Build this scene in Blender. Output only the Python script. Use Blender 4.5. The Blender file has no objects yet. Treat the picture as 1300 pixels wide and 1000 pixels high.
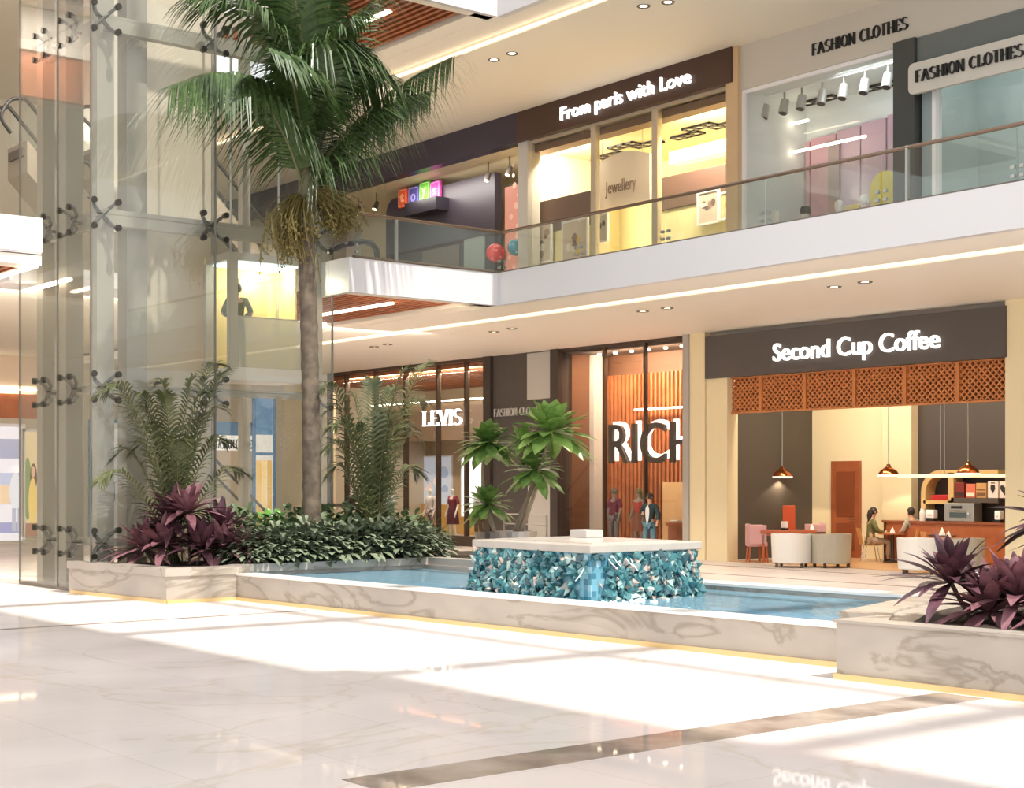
import bpy, bmesh, math, random
from mathutils import Vector, Matrix

# ------------------------------------------------------------------ camera, sky, sun, lights, exposure
SC = bpy.context.scene
COL = SC.collection
FPX, HX, HY, CAMZ = 1903.0, 650.0, 610.0, 2.1      # focal length in pixels of the 1300x1000 frame, horizon, eye height
YAW = math.atan2(0.78235, 0.62284)
cam_d = bpy.data.cameras.new('camera'); cam = bpy.data.objects.new('camera', cam_d); COL.objects.link(cam)
cam.location = (0, 0, CAMZ); cam.rotation_euler = (math.pi/2, 0, YAW)
cam_d.sensor_width = 36; cam_d.sensor_fit = 'HORIZONTAL'; cam_d.lens = FPX/1300*36
cam_d.shift_y = (HY-500)/1300; cam_d.clip_end = 300; cam_d.clip_start = 0.1
SC.camera = cam
SC.view_settings.view_transform = 'Standard'; SC.view_settings.look = 'None'
SC.view_settings.exposure = 0.42; SC.view_settings.gamma = 1.0
try: SC.view_settings.use_curve_mapping = False
except Exception: pass
SC.cycles.transparent_max_bounces = 24
SC.cycles.max_bounces = 8
SC.cycles.sample_clamp_indirect = 6.0

W = bpy.data.worlds.new('World'); SC.world = W; W.use_nodes = True
wn = W.node_tree.nodes; wl = W.node_tree.links
bg = wn['Background']; bg.inputs[0].default_value = (0.975, 0.985, 1.0, 1); bg.inputs[1].default_value = 1.1

SUN_DIR = Vector((0.45, 0.02, 0.88)).normalized()   # towards the sun
sd = bpy.data.lights.new('sun', 'SUN'); sun = bpy.data.objects.new('sun', sd); COL.objects.link(sun)
sd.energy = 4.0; sd.angle = math.radians(0.9); sd.color = (1.0, 0.965, 0.91)
sun.rotation_euler = SUN_DIR.to_track_quat('Z', 'Y').to_euler(); sun.location = (0, 0, 40)

def area(name, loc, sx, sy, power, color=(1, .87, .68), rot=(0, 0, 0)):
    d = bpy.data.lights.new(name, 'AREA'); d.shape = 'RECTANGLE'; d.size = sx; d.size_y = sy
    d.energy = power; d.color = color
    o = bpy.data.objects.new(name, d); o.location = loc; o.rotation_euler = rot; COL.objects.link(o); return o
WARM, NEUT, COOL = (1, .82, .58), (1, .94, .85), (.9, .97, 1)
IN = (math.radians(42), 0, 0)          # added fill lights, backs to the camera, brighten the shop interiors
BK = (0, math.radians(42), 0)          # added unseen fills for bridge and hall, aimed away from the atrium
area('cafe_fill', (-23, 29.2, 5.6), 7, .8, 340, (1, .87, .68), IN)
area('denim_shop_fill', (-42, 29.05, 5.8), 8, .6, 1100, (1, .88, .72), IN)
area('slat_shop_fill', (-31, 29.05, 5.8), 4, .4, 480, WARM, IN)
area('jewellery_fill', (-31.6, 26.9, 11.2), 1.8, .5, 230, (1, .9, .7), IN)
area('jewellery_fill_right', (-26.2, 26.9, 11.2), 2.4, .5, 330, (1, .9, .7), IN)
area('toy_fill', (-36, 26.75, 11.1), 6, .6, 80, NEUT, IN)
area('fashion_fill', (-19.5, 26.75, 11.2), 5, .6, 70, COOL, IN)
area('fashion_fill_right', (-13.8, 26.75, 11.2), 5, .6, 170, COOL, IN)
area('bridge_fill', (-26.4, 18.4, 5.8), .4, 3, 50, WARM, BK)
area('bridge_fill_left', (-26.6, 6.5, 5.8), .4, 6, 35, WARM, BK)
area('hall_fill', (-32.2, 16, 5.9), .6, 14, 700, NEUT, BK)
area('hall_fill_upper', (-32.2, 16, 12),   .6, 14, 600, NEUT, BK)

# ------------------------------------------------------------------ where a pixel's ray meets a plane
RX, RY = 0.62284, 0.78235
def ray(px, py):
    r = (px-HX)/FPX
    return Vector((r*RX-RY, r*RY+RX, (HY-py)/FPX))
def at(px, py, X=None, Y=None, Z=None):
    d = ray(px, py)
    t = X/d.x if X is not None else (Y/d.y if Y is not None else (Z-CAMZ)/d.z)
    return Vector((d.x*t, d.y*t, d.z*t+CAMZ))
RIGHT = Vector((RX, RY, 0)); FWD = Vector((-RY, RX, 0)); UP = Vector((0, 0, 1))
def ax(px, Y): return at(px, 600, Y=Y).x
def zy(px, py, Y): return at(px, py, Y=Y).z

# ------------------------------------------------------------------ materials
def lin(c):
    f = lambda v: v/12.92 if v <= .04045 else ((v+.055)/1.055)**2.4
    return tuple(f(v/255.0) for v in c)+(1,)
MATS = {}
def mat(name, rgb, rough=.5, metal=0.0, emit=None, es=0.0, vary=0.0, scale=6.0, spec=None, bump=0.0, rgb2=None, coat=0):
    if name in MATS: return MATS[name]
    m = bpy.data.materials.new(name); m.use_nodes = True; MATS[name] = m
    nt = m.node_tree; b = nt.nodes['Principled BSDF']
    b.inputs['Roughness'].default_value = rough; b.inputs['Metallic'].default_value = metal
    if spec is not None: b.inputs['Specular IOR Level'].default_value = spec
    if coat: b.inputs['Coat Weight'].default_value = coat
    c = lin(rgb)
    b.inputs['Base Color'].default_value = c
    if vary or rgb2 or bump:
        tc = nt.nodes.new('ShaderNodeTexCoord'); n = nt.nodes.new('ShaderNodeTexNoise')
        n.inputs['Scale'].default_value = scale; n.inputs['Detail'].default_value = 4
        nt.links.new(tc.outputs['Object'], n.inputs['Vector'])
        if vary or rgb2:
            r = nt.nodes.new('ShaderNodeValToRGB'); nt.links.new(n.outputs['Fac'], r.inputs['Fac'])
            r.color_ramp.elements[0].position = .32; r.color_ramp.elements[1].position = .68
            if rgb2: c0, c1 = c, lin(rgb2)
            else:
                c0 = tuple(v*(1-vary) for v in c[:3])+(1,); c1 = tuple(min(1, v*(1+vary)) for v in c[:3])+(1,)
            r.color_ramp.elements[0].color = c0; r.color_ramp.elements[1].color = c1
            nt.links.new(r.outputs['Color'], b.inputs['Base Color'])
        if bump:
            bp = nt.nodes.new('ShaderNodeBump'); bp.inputs['Strength'].default_value = bump; bp.inputs['Distance'].default_value = .03
            nt.links.new(n.outputs['Fac'], bp.inputs['Height']); nt.links.new(bp.outputs['Normal'], b.inputs['Normal'])
    if emit:
        b.inputs['Emission Color'].default_value = lin(emit); b.inputs['Emission Strength'].default_value = es
    return m
def glass(name, tint=(.95, .97, .95), refl=.06, rough=0.0, milk=0.0):
    m = bpy.data.materials.new(name); m.use_nodes = True; nt = m.node_tree; nt.nodes.clear()
    o = nt.nodes.new('ShaderNodeOutputMaterial'); mx = nt.nodes.new('ShaderNodeMixShader')
    t = nt.nodes.new('ShaderNodeBsdfTransparent'); g = nt.nodes.new('ShaderNodeBsdfGlossy')
    t.inputs[0].default_value = tint+(1,); g.inputs['Roughness'].default_value = rough
    f = nt.nodes.new('ShaderNodeLayerWeight'); f.inputs[0].default_value = .5
    p = nt.nodes.new('ShaderNodeMath'); p.operation = 'POWER'; p.inputs[1].default_value = 4.5
    a = nt.nodes.new('ShaderNodeMath'); a.operation = 'MULTIPLY_ADD'; a.inputs[1].default_value = .6; a.inputs[2].default_value = refl; a.use_clamp = True
    nt.links.new(f.outputs['Facing'], p.inputs[0]); nt.links.new(p.outputs[0], a.inputs[0]); nt.links.new(a.outputs[0], mx.inputs[0])
    nt.links.new(t.outputs[0], mx.inputs[1]); nt.links.new(g.outputs[0], mx.inputs[2])
    last = mx
    if milk:
        d = nt.nodes.new('ShaderNodeBsdfDiffuse'); d.inputs[0].default_value = lin((205, 205, 192))
        m2 = nt.nodes.new('ShaderNodeMixShader'); m2.inputs[0].default_value = milk
        nt.links.new(mx.outputs[0], m2.inputs[1]); nt.links.new(d.outputs[0], m2.inputs[2]); last = m2
    nt.links.new(last.outputs[0], o.inputs[0]); MATS[name] = m; return m
def nodes_of(name, rough):
    m = bpy.data.materials.new(name); m.use_nodes = True; MATS[name] = m
    nt = m.node_tree; b = nt.nodes['Principled BSDF']; b.inputs['Roughness'].default_value = rough
    tc = nt.nodes.new('ShaderNodeTexCoord')
    return m, nt, b, tc
def ramp(nt, fac, stops):
    r = nt.nodes.new('ShaderNodeValToRGB'); cr = r.color_ramp
    while len(cr.elements) < len(stops): cr.elements.new(.5)
    for e, (p, c) in zip(cr.elements, stops): e.position = p; e.color = lin(c)
    nt.links.new(fac, r.inputs['Fac']); return r
def marble(name, base, vein, scale=1.0, rough=.2, veinw=.045, tile=None, spec=.5):
    m, nt, b, tc = nodes_of(name, rough); b.inputs['Specular IOR Level'].default_value = spec
    mp = nt.nodes.new('ShaderNodeMapping'); mp.inputs['Scale'].default_value = (scale, scale, scale*2.2)
    mp.inputs['Rotation'].default_value = (.2, .3, .5)
    nt.links.new(tc.outputs['Object'], mp.inputs[0])
    n1 = nt.nodes.new('ShaderNodeTexNoise'); n1.inputs['Scale'].default_value = .9; n1.inputs['Detail'].default_value = 7
    n1.inputs['Distortion'].default_value = 1.2
    nt.links.new(mp.outputs[0], n1.inputs['Vector'])
    s = nt.nodes.new('ShaderNodeMath'); s.operation = 'SUBTRACT'; s.inputs[1].default_value = .5; nt.links.new(n1.outputs['Fac'], s.inputs[0])
    ab = nt.nodes.new('ShaderNodeMath'); ab.operation = 'ABSOLUTE'; nt.links.new(s.outputs[0], ab.inputs[0])
    rv = ramp(nt, ab.outputs[0], [(0, vein), (veinw, base)])
    n2 = nt.nodes.new('ShaderNodeTexNoise'); n2.inputs['Scale'].default_value = 2.5; nt.links.new(mp.outputs[0], n2.inputs['Vector'])
    r2 = ramp(nt, n2.outputs['Fac'], [(.3, tuple(int(v*.93) for v in base)), (.7, base)])
    mx = nt.nodes.new('ShaderNodeMix'); mx.data_type = 'RGBA'; mx.blend_type = 'MULTIPLY'; mx.inputs[0].default_value = .8
    nt.links.new(r2.outputs[0], mx.inputs[6]); nt.links.new(rv.outputs[0], mx.inputs[7])
    out = mx.outputs[2]
    if tile:
        bk = nt.nodes.new('ShaderNodeTexBrick'); bk.offset = 0
        bk.inputs['Color1'].default_value = (1, 1, 1, 1); bk.inputs['Color2'].default_value = (.97, .965, .96, 1); bk.inputs['Mortar'].default_value = (.86, .84, .82, 1)
        bk.inputs['Scale'].default_value = 1; bk.inputs['Brick Width'].default_value = tile; bk.inputs['Row Height'].default_value = tile; bk.inputs['Mortar Size'].default_value = .006
        nt.links.new(tc.outputs['Object'], bk.inputs['Vector'])
        m3 = nt.nodes.new('ShaderNodeMix'); m3.data_type = 'RGBA'; m3.blend_type = 'MULTIPLY'; m3.inputs[0].default_value = 1
        nt.links.new(out, m3.inputs[6]); nt.links.new(bk.outputs['Color'], m3.inputs[7]); out = m3.outputs[2]
    nt.links.new(out, b.inputs['Base Color'])
    return m
def mosaic(name, size, cols, rough=.12):
    m, nt, b, tc = nodes_of(name, rough)
    sn = nt.nodes.new('ShaderNodeVectorMath'); sn.operation = 'SNAP'; sn.inputs[1].default_value = (size,)*3
    off = nt.nodes.new('ShaderNodeVectorMath'); off.operation = 'ADD'; off.inputs[1].default_value = (.0137, .0171, .0119)
    nt.links.new(tc.outputs['Object'], off.inputs[0]); nt.links.new(off.outputs[0], sn.inputs[0])
    wn_ = nt.nodes.new('ShaderNodeTexWhiteNoise'); nt.links.new(sn.outputs[0], wn_.inputs[0])
    r = ramp(nt, wn_.outputs['Value'], [(i/(len(cols)-1), c) for i, c in enumerate(cols)])
    nt.links.new(r.outputs[0], b.inputs['Base Color']); return m

def dull_gloss(m, rough=.025, base=.03, top=.45):
    # polished stone: a diffuse body under a thin clear polish
    nt = m.node_tree; b = nt.nodes['Principled BSDF']; o = [n for n in nt.nodes if n.type == 'OUTPUT_MATERIAL'][0]
    d = nt.nodes.new('ShaderNodeBsdfDiffuse'); g = nt.nodes.new('ShaderNodeBsdfGlossy'); g.inputs['Roughness'].default_value = rough
    nt.links.new(b.inputs['Base Color'].links[0].from_socket, d.inputs[0])
    lw = nt.nodes.new('ShaderNodeLayerWeight'); lw.inputs[0].default_value = .5; pw = nt.nodes.new('ShaderNodeMath'); pw.operation = 'POWER'; pw.inputs[1].default_value = 4
    ml = nt.nodes.new('ShaderNodeMath'); ml.operation = 'MULTIPLY_ADD'; ml.inputs[1].default_value = top; ml.inputs[2].default_value = base
    mx = nt.nodes.new('ShaderNodeMixShader'); L = nt.links.new
    L(lw.outputs['Facing'], pw.inputs[0]); mn = nt.nodes.new('ShaderNodeMath'); mn.operation = 'MINIMUM'; mn.inputs[1].default_value = .19
    L(pw.outputs[0], ml.inputs[0]); L(ml.outputs[0], mn.inputs[0]); L(mn.outputs[0], mx.inputs[0]); L(d.outputs[0], mx.inputs[1]); L(g.outputs[0], mx.inputs[2]); L(mx.outputs[0], o.inputs[0])
M_FLOOR = marble('floor_marble', (241, 235, 231), (230, 220, 206), .22, .06, .012, 1.2, .22)
dull_gloss(M_FLOOR)
M_BAND = mat('band_stone', (128, 112, 100), .2, rgb2=(180, 166, 152), scale=1.6); dull_gloss(M_BAND)
M_CURB = marble('curb_marble', (214, 207, 198), (172, 160, 142), .5, .3, .03)
M_GOLD = mat('brass_strip', (226, 194, 138), .35, .35)
M_WHITE = mat('white_paint', (240, 236, 236), .45)
M_PARA = mat('parapet_white', (214, 211, 211), .3)
M_CREAM = mat('cream_paint', (240, 231, 218), .6)
M_CREAM2 = mat('cream_wall', (238, 222, 182), .6)
M_BEIGE = mat('beige_wall', (205, 190, 165), .6)
M_GREY = mat('grey_wall', (176, 170, 162), .6)
M_DARK = mat('dark_panel', (74, 66, 62), .45, vary=.06, scale=2)
M_DARK2 = mat('dark_brown_panel', (70, 45, 36), .4, vary=.08, scale=2)
M_PURP = mat('dark_plum_panel', (52, 44, 58), .4)
M_BRONZE = mat('bronze_frame', (78, 64, 54), .35, .4)
M_STEEL = mat('brushed_steel', (170, 168, 160), .3, .85)
M_COLUMN = mat('shaft_column', (164, 157, 144), .45, .2)
M_SPIDER = mat('dark_fitting', (70, 66, 60), .35, .7)
M_WOODSLAT = mat('slat_wood', (150, 84, 48), .5, rgb2=(178, 104, 62), scale=3)
M_WOODDARK = mat('slat_gap', (72, 38, 24), .7)
M_WOOD = mat('counter_wood', (164, 92, 54), .45, rgb2=(184, 108, 66), scale=2)
M_DOOR = mat('door_wood', (150, 82, 48), .45, rgb2=(166, 94, 56), scale=2)
M_MAPLE = mat('chair_wood', (226, 170, 104), .4)
M_LED = mat('led_line', (255, 246, 225), .5, emit=(255, 242, 215), es=6)
M_LETTER = mat('lit_letters', (255, 255, 255), .5, emit=(255, 252, 245), es=1.05)
M_BLACK = mat('black_letters', (22, 20, 20), .4)
M_BLACKRUB = mat('black_rubber', (40, 36, 33), .5)
M_SOIL = mat('soil', (62, 50, 40), .9, vary=.3, scale=12)
M_G_SHAFT = glass('shaft_glass', (.965, .975, .96), .045, 0.0, .05)
M_G_SHOP = glass('shop_glass', (.93, .93, .92), .03)
M_G_RAIL = glass('rail_glass', (.93, .96, .94), .05, 0, .03)
M_CHROME = mat('chrome', (215, 210, 205), .15, 1)
M_COPPER = mat('copper', (205, 120, 70), .22, 1)

# ------------------------------------------------------------------ mesh building
class MB:
    def __init__(s): s.v = []; s.f = []; s.mi = []; s.cur = 0
    def add(s, vs, fs):
        n = len(s.v); s.v += [Vector(v) for v in vs]
        for f in fs: s.f.append([i+n for i in f]); s.mi.append(s.cur)
        return s
    def box(s, x0, x1, y0, y1, z0, z1):
        x0, x1 = min(x0, x1), max(x0, x1); y0, y1 = min(y0, y1), max(y0, y1); z0, z1 = min(z0, z1), max(z0, z1)
        return s.add([(x0,y0,z0),(x1,y0,z0),(x1,y1,z0),(x0,y1,z0),(x0,y0,z1),(x1,y0,z1),(x1,y1,z1),(x0,y1,z1)],
              [(0,3,2,1),(4,5,6,7),(0,1,5,4),(1,2,6,5),(2,3,7,6),(3,0,4,7)])
    def obox(s, c, sx, sy, sz, M=None):
        M = M or Matrix.Identity(3); c = Vector(c)
        p = [c+M@Vector((a*sx/2, b*sy/2, d*sz/2)) for d in (-1, 1) for (a, b) in ((-1,-1),(1,-1),(1,1),(-1,1))]
        return s.add(p, [(0,3,2,1),(4,5,6,7),(0,1,5,4),(1,2,6,5),(2,3,7,6),(3,0,4,7)])
    def prism(s, poly, z0, z1):
        n = len(poly); a = sum(poly[i][0]*poly[(i+1)%n][1]-poly[(i+1)%n][0]*poly[i][1] for i in range(n))
        if a < 0: poly = poly[::-1]
        return s.add([(x,y,z0) for x,y in poly]+[(x,y,z1) for x,y in poly],
              [tuple(range(n-1,-1,-1)), tuple(range(n,2*n))]+[(i,(i+1)%n,n+(i+1)%n,n+i) for i in range(n)])
    def tube(s, pts, r, n=8, cap=True):
        pts = [Vector(p) for p in pts]; rs = r if isinstance(r, (list, tuple)) else [r]*len(pts)
        vs = []; fs = []; prev = None
        for i, p in enumerate(pts):
            t = (pts[min(i+1, len(pts)-1)]-pts[max(i-1, 0)])
            if t.length < 1e-9: t = Vector((0,0,1))
            t.normalize()
            if prev is None: u = t.orthogonal().normalized()
            else:
                u = prev-t*prev.dot(t); u = u.normalized() if u.length > 1e-6 else t.orthogonal().normalized()
            prev = u; w = t.cross(u)
            for k in range(n):
                a = 2*math.pi*k/n; vs.append(p+(u*math.cos(a)+w*math.sin(a))*rs[i])
        for i in range(len(pts)-1):
            for k in range(n): fs.append((i*n+k, i*n+(k+1)%n, (i+1)*n+(k+1)%n, (i+1)*n+k))
        if cap: fs.append(tuple(range(n-1,-1,-1))); fs.append(tuple(range((len(pts)-1)*n, len(pts)*n)))
        return s.add(vs, fs)
    def lathe(s, prof, c=(0,0,0), n=20):
        vs = []; fs = []
        for (r, z) in prof:
            for k in range(n):
                a = 2*math.pi*k/n; vs.append((c[0]+r*math.cos(a), c[1]+r*math.sin(a), c[2]+z))
        for i in range(len(prof)-1):
            for k in range(n): fs.append((i*n+k, i*n+(k+1)%n, (i+1)*n+(k+1)%n, (i+1)*n+k))
        if prof[0][0] > 1e-4: fs.append(tuple(range(n-1,-1,-1)))
        if prof[-1][0] > 1e-4: fs.append(tuple(range((len(prof)-1)*n, len(prof)*n)))
        return s.add(vs, fs)
    def ball(s, c, r, n=14, m=9, sz=(1,1,1)):
        prof = []
        vs=[];fs=[]
        for i in range(m+1):
            th = math.pi*i/m
            for k in range(n):
                a = 2*math.pi*k/n
                vs.append((c[0]+r*sz[0]*math.sin(th)*math.cos(a), c[1]+r*sz[1]*math.sin(th)*math.sin(a), c[2]-r*sz[2]*math.cos(th)))
        for i in range(m):
            for k in range(n): fs.append((i*n+k, i*n+(k+1)%n, (i+1)*n+(k+1)%n, (i+1)*n+k))
        return s.add(vs, fs)
    def leaf(s, p, d, L, Wd, droop=.3, up=None, seg=4, fold=.15, shape=1.0):
        d = Vector(d).normalized(); up = Vector(up or (0,0,1))
        side = d.cross(up)
        if side.length < .05: side = d.orthogonal()
        side.normalize(); nrm = side.cross(d)
        vs = []; fs = []
        for k in range(seg+1):
            t = k/seg; c = Vector(p)+d*(L*t)+Vector((0,0,-droop*L*t*t))
            w = Wd*.5*max(.02, math.sin(math.pi*min(1, t**shape*.93+.05)))
            vs += [c-side*w+nrm*(fold*w), c, c+side*w+nrm*(fold*w)]
        for k in range(seg):
            a = 3*k; fs += [(a,a+1,a+4,a+3),(a+1,a+2,a+5,a+4)]
        return s.add(vs, fs)
    def mesh(s, name, mats, smooth=False, off=None):
        me = bpy.data.meshes.new(name)
        o = off or Vector((0,0,0))
        me.from_pydata([tuple(v-o) for v in s.v], [], s.f)
        for m in (mats if isinstance(mats, (list, tuple)) else [mats]): me.materials.append(m)
        if isinstance(mats, (list, tuple)) and len(mats) > 1: me.polygons.foreach_set('material_index', s.mi)
        if smooth: me.polygons.foreach_set('use_smooth', [True]*len(me.polygons))
        me.update(); return me
def wloc(o):
    p = Vector((0,0,0))
    while o is not None: p = p+o.location; o = o.parent
    return p
def add(name, mb, mats, parent=None, smooth=False, world=True, bevel=0):
    """links one mesh object; WORLD coordinates are turned into the parent's"""
    off = wloc(parent) if (parent is not None and world) else None
    o = bpy.data.objects.new(name, mb.mesh(name, mats, smooth, off)); COL.objects.link(o)
    if parent is not None: o.parent = parent
    if bevel:
        b = o.modifiers.new('bevel', 'BEVEL'); b.width = bevel; b.segments = 2; b.limit_method = 'ANGLE'
    return o
def struct(name, mb, mats, label=None, cat=None, parent=None, **k):
    o = add(name, mb, mats, parent, **k); o['kind'] = 'structure'
    if label: o['label'] = label
    if cat: o['category'] = cat
    return o
def tag(o, label, cat, group=None, kind=None):
    o['label'] = label; o['category'] = cat
    if group: o['group'] = group
    if kind: o['kind'] = kind
    return o
def thing(name, label, cat, loc=(0,0,0), rz=0, group=None):
    o = bpy.data.objects.new(name, None); COL.objects.link(o); o.location = Vector(loc); o.rotation_euler = (0,0,rz)
    o.empty_display_size = .2
    return tag(o, label, cat, group)
def solo(name, mb, mats, label, cat, group=None, **k):
    return tag(add(name, mb, mats, **k), label, cat, group)
KIDS = {}
def dup(root, loc, rz=None, label=None, group=None, scale=None):
    r = root.copy(); COL.objects.link(r); r.location = Vector(loc)
    if rz is not None: r.rotation_euler = (0,0,rz)
    if scale: r.scale = (scale,)*3
    if label: r['label'] = label
    if group: r['group'] = group
    for ch in list(root.children):
        c = ch.copy(); COL.objects.link(c); c.parent = r
        for g in list(ch.children):
            d = g.copy(); COL.objects.link(d); d.parent = c
    return r

def cr(pts, n):
    """smooth curve through points"""
    P = [pts[0]*2-pts[1]]+pts+[pts[-1]*2-pts[-2]]; out = []
    for i in range(1, len(P)-2):
        for k in range(n):
            t = k/n; a, b, c, d = P[i-1], P[i], P[i+1], P[i+2]
            out.append(.5*((2*b)+(c-a)*t+(2*a-5*b+4*c-d)*t*t+(3*b-a-3*c+d)*t**3))
    out.append(P[-2]); return out
# ------------------------------------------------------------------ lettering
def text_data(txt, offset=0.0, extrude=.5):
    cu = bpy.data.curves.new('lettering', 'FONT'); cu.body = txt; cu.size = 1; cu.offset = offset; cu.extrude = extrude; cu.resolution_u = 4
    o = bpy.data.objects.new('lettering', cu); COL.objects.link(o)
    dg = bpy.context.evaluated_depsgraph_get(); me = bpy.data.meshes.new_from_object(o.evaluated_get(dg))
    vs = [v.co.copy() for v in me.vertices]; fs = [list(p.vertices) for p in me.polygons]
    bpy.data.objects.remove(o); bpy.data.curves.remove(cu); bpy.data.meshes.remove(me)
    return vs, fs
def text_on(mb, txt, p0, p1, cap, depth, normal, offset=.02):
    """lettering from p0 (left end of the baseline) to p1 (right end), cap height, standing out along normal"""
    vs, fs = text_data(txt, offset); ref, _ = text_data('H', offset)
    x0 = min(v.x for v in vs); x1 = max(v.x for v in vs); h = max(v.y for v in ref)
    p0 = Vector(p0); p1 = Vector(p1); d = (p1-p0); n = Vector(normal)
    out = []
    for v in vs: out.append(p0+d*((v.x-x0)/(x1-x0))+UP*(v.y/h*cap)+n*((v.z+.5)*depth))
    mb.add(out, fs); return mb
def _arc(cx, cy, rx, ry, a0, a1, n=14): return [(cx+rx*math.cos(math.radians(a0+(a1-a0)*i/n)), cy+ry*math.sin(math.radians(a0+(a1-a0)*i/n))) for i in range(n+1)]
_S = _arc(.25,.74,.20,.25,35,270,12)+_arc(.25,.25,.22,.24,90,-145,12)
STROKES = {   # letter: (width, strokes in a unit-high box); the nib makes upright strokes heavy and level strokes thin
 'A': (.56, [[(.02,0),(.28,1)],[(.28,1),(.54,0)],[(.12,.36),(.44,.36)]]), 'C': (.52, [_arc(.28,.5,.25,.49,50,310,18)]),
 'E': (.46, [[(.08,0),(.08,1)],[(.08,.98),(.42,.98)],[(.08,.5),(.36,.5)],[(.08,.02),(.44,.02)],[(.42,.98),(.42,.8)],[(.44,.02),(.44,.2)]]),
 'F': (.44, [[(.08,0),(.08,1)],[(.08,.98),(.42,.98)],[(.08,.5),(.34,.5)]]), 'H': (.56, [[(.08,0),(.08,1)],[(.48,0),(.48,1)],[(.08,.5),(.48,.5)]]),
 'I': (.2, [[(.1,0),(.1,1)]]), 'L': (.44, [[(.08,0),(.08,1)],[(.08,.02),(.42,.02)],[(.42,.02),(.42,.22)]]),
 'N': (.56, [[(.06,0),(.06,1)],[(.06,1),(.5,0)],[(.5,0),(.5,1)]]), 'O': (.58, [_arc(.29,.5,.25,.49,0,360,22)]),
 'S': (.5, [_S]), 'T': (.5, [[(.25,0),(.25,1)],[(.02,.98),(.48,.98)]]), 'V': (.54, [[(.02,1),(.28,0)],[(.28,0),(.52,1)]]), ' ': (.3, [])}
def strokes_on(mb, txt, p0, p1, cap, depth, normal, thick=.15, thin=.05, serif=0):
    p0 = Vector(p0); p1 = Vector(p1); tot = sum(STROKES[c][0]+.08 for c in txt)-.08; d = (p1-p0)/tot; n = Vector(normal)
    x = 0
    for c in txt:
        wd, sts = STROKES[c]
        lst = [list(s) for s in sts]
        if serif:
            for s in sts:
                if len(s) == 2 and abs(s[0][1]-s[1][1]) > .7:
                    for (a, b) in s: lst.append([(a-serif, min(.97, max(.03, b))), (a+serif, min(.97, max(.03, b)))])
        for s in lst:
            for (a, b), (e, f) in zip(s[:-1], s[1:]):
                dx, dy = e-a, f-b; l = math.hypot(dx, dy)
                if l < 1e-6: continue
                w = thin+(thick-thin)*(abs(dy)/l)**1.5
                nx, ny = (w/2, 0) if abs(dy) > abs(dx)*.6 else (0, w/2)
                q = [(a-nx, b-ny), (a+nx, b+ny), (e+nx, f+ny), (e-nx, f-ny)]
                vs = [p0+d*(x+u)+UP*(v*cap) for u, v in q]
                mb.add(vs+[v+n*depth for v in vs], [(0,1,2,3),(4,5,6,7),(0,1,5,4),(1,2,6,5),(2,3,7,6),(3,0,4,7)])
        x += wd+.08
    return mb
# ================================================================== SETTING
Z1, Z2, ZF2, ZF3 = 6.0, 12.37, 6.45, 12.85      # lower and upper soffit, upper floors
YW, YU, YP, XC = 28.8, 26.4, 20.3, -25.85       # lower shopfronts, upper shopfronts, balcony edge, cross balcony edge
XB = -50.0                                       # far wall of the back hall
struct('floor', MB().box(-52, 6, -6, 40, -.2, 0), M_FLOOR)
def band(x0, x1, y0, y1, n): struct('trim_%d' % n, MB().box(x0, x1, y0, y1, 0, .004), M_BAND)
band(-8.98, -8.46, 5.62, 12.55, 1); band(-21.09, -20.97, 2, 12.5, 2)
struct('trim_3', MB().box(-27, -10, 24.6, 24.72, 0, .004), M_BAND)
struct('trim_4', MB().box(-27, -10, 27.1, 27.2, 0, .004), M_BAND)
# --- soffits over the walkway
def soffit(name, z, y1, yback):
    m = MB(); m.box(-50, -4, y1, yback, z, z+.12)                       # flat field
    m.box(-50, -4, y1-.55, y1+.02, z+.16, z+.3)                         # cove recess
    m.box(-50, -4, y1-.02, y1, z, z+.3)
    for i in range(6):                                                  # quarter-round lip
        a0, a1 = math.pi/2*i/6, math.pi/2*(i+1)/6
        y0_, y1_ = y1-.55-.3*math.sin(a0), y1-.55-.3*math.sin(a1)
        z0_, z1_ = z+.2*math.cos(a0)-.05, z+.2*math.cos(a1)-.05
        m.add([(-50, y0_, z0_), (-4, y0_, z0_), (-4, y1_, z1_), (-50, y1_, z1_)], [(0,1,2,3)])
    m.box(-50, -4, YP, y1-.85, z-.05, z+.3)
    struct(name, m, M_CREAM)
    l = MB().box(-50, -4, y1-.1, y1-.03, z+.03, z+.07)
    struct(name+'_cove_light', l, mat('cove_led', (255, 244, 222), .5, emit=(255, 236, 205), es=1.25))
soffit('ceiling', Z1, 22.6, YW+.2)
soffit('ceiling_upper', Z2, 21.6, YU+.2)
def slab(name, zb, zt):
    m = MB(); m.box(-50, -4, YP, 40, zb+.25, zt); struct(name, m, M_WHITE)
slab('floor_upper', Z1, ZF2)
slab('floor_top', Z2, ZF3)
# --- parapets (white bands)
YL = at(54, 300, X=-26.8).y
def parapets(suffix, zb, zt, left=True):
    struct('parapet_long'+suffix, MB().box(XC, -4, YP-.12, YP+.05, zb, zt), M_PARA)
    struct('parapet_cross'+suffix, MB().box(XC-.12, XC+.0, 16.35, YP-.12, zb, zt).box(-27.0, XC-.12, 16.35, 16.5, zb, zt), M_PARA)
    struct('parapet_left'+suffix, MB().box(-26.92, -26.8, -4, YL, zb+.34, zt+.26), M_PARA)
parapets('', 5.93, 6.64)
parapets('_upper', 12.25, 13.0)
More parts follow.
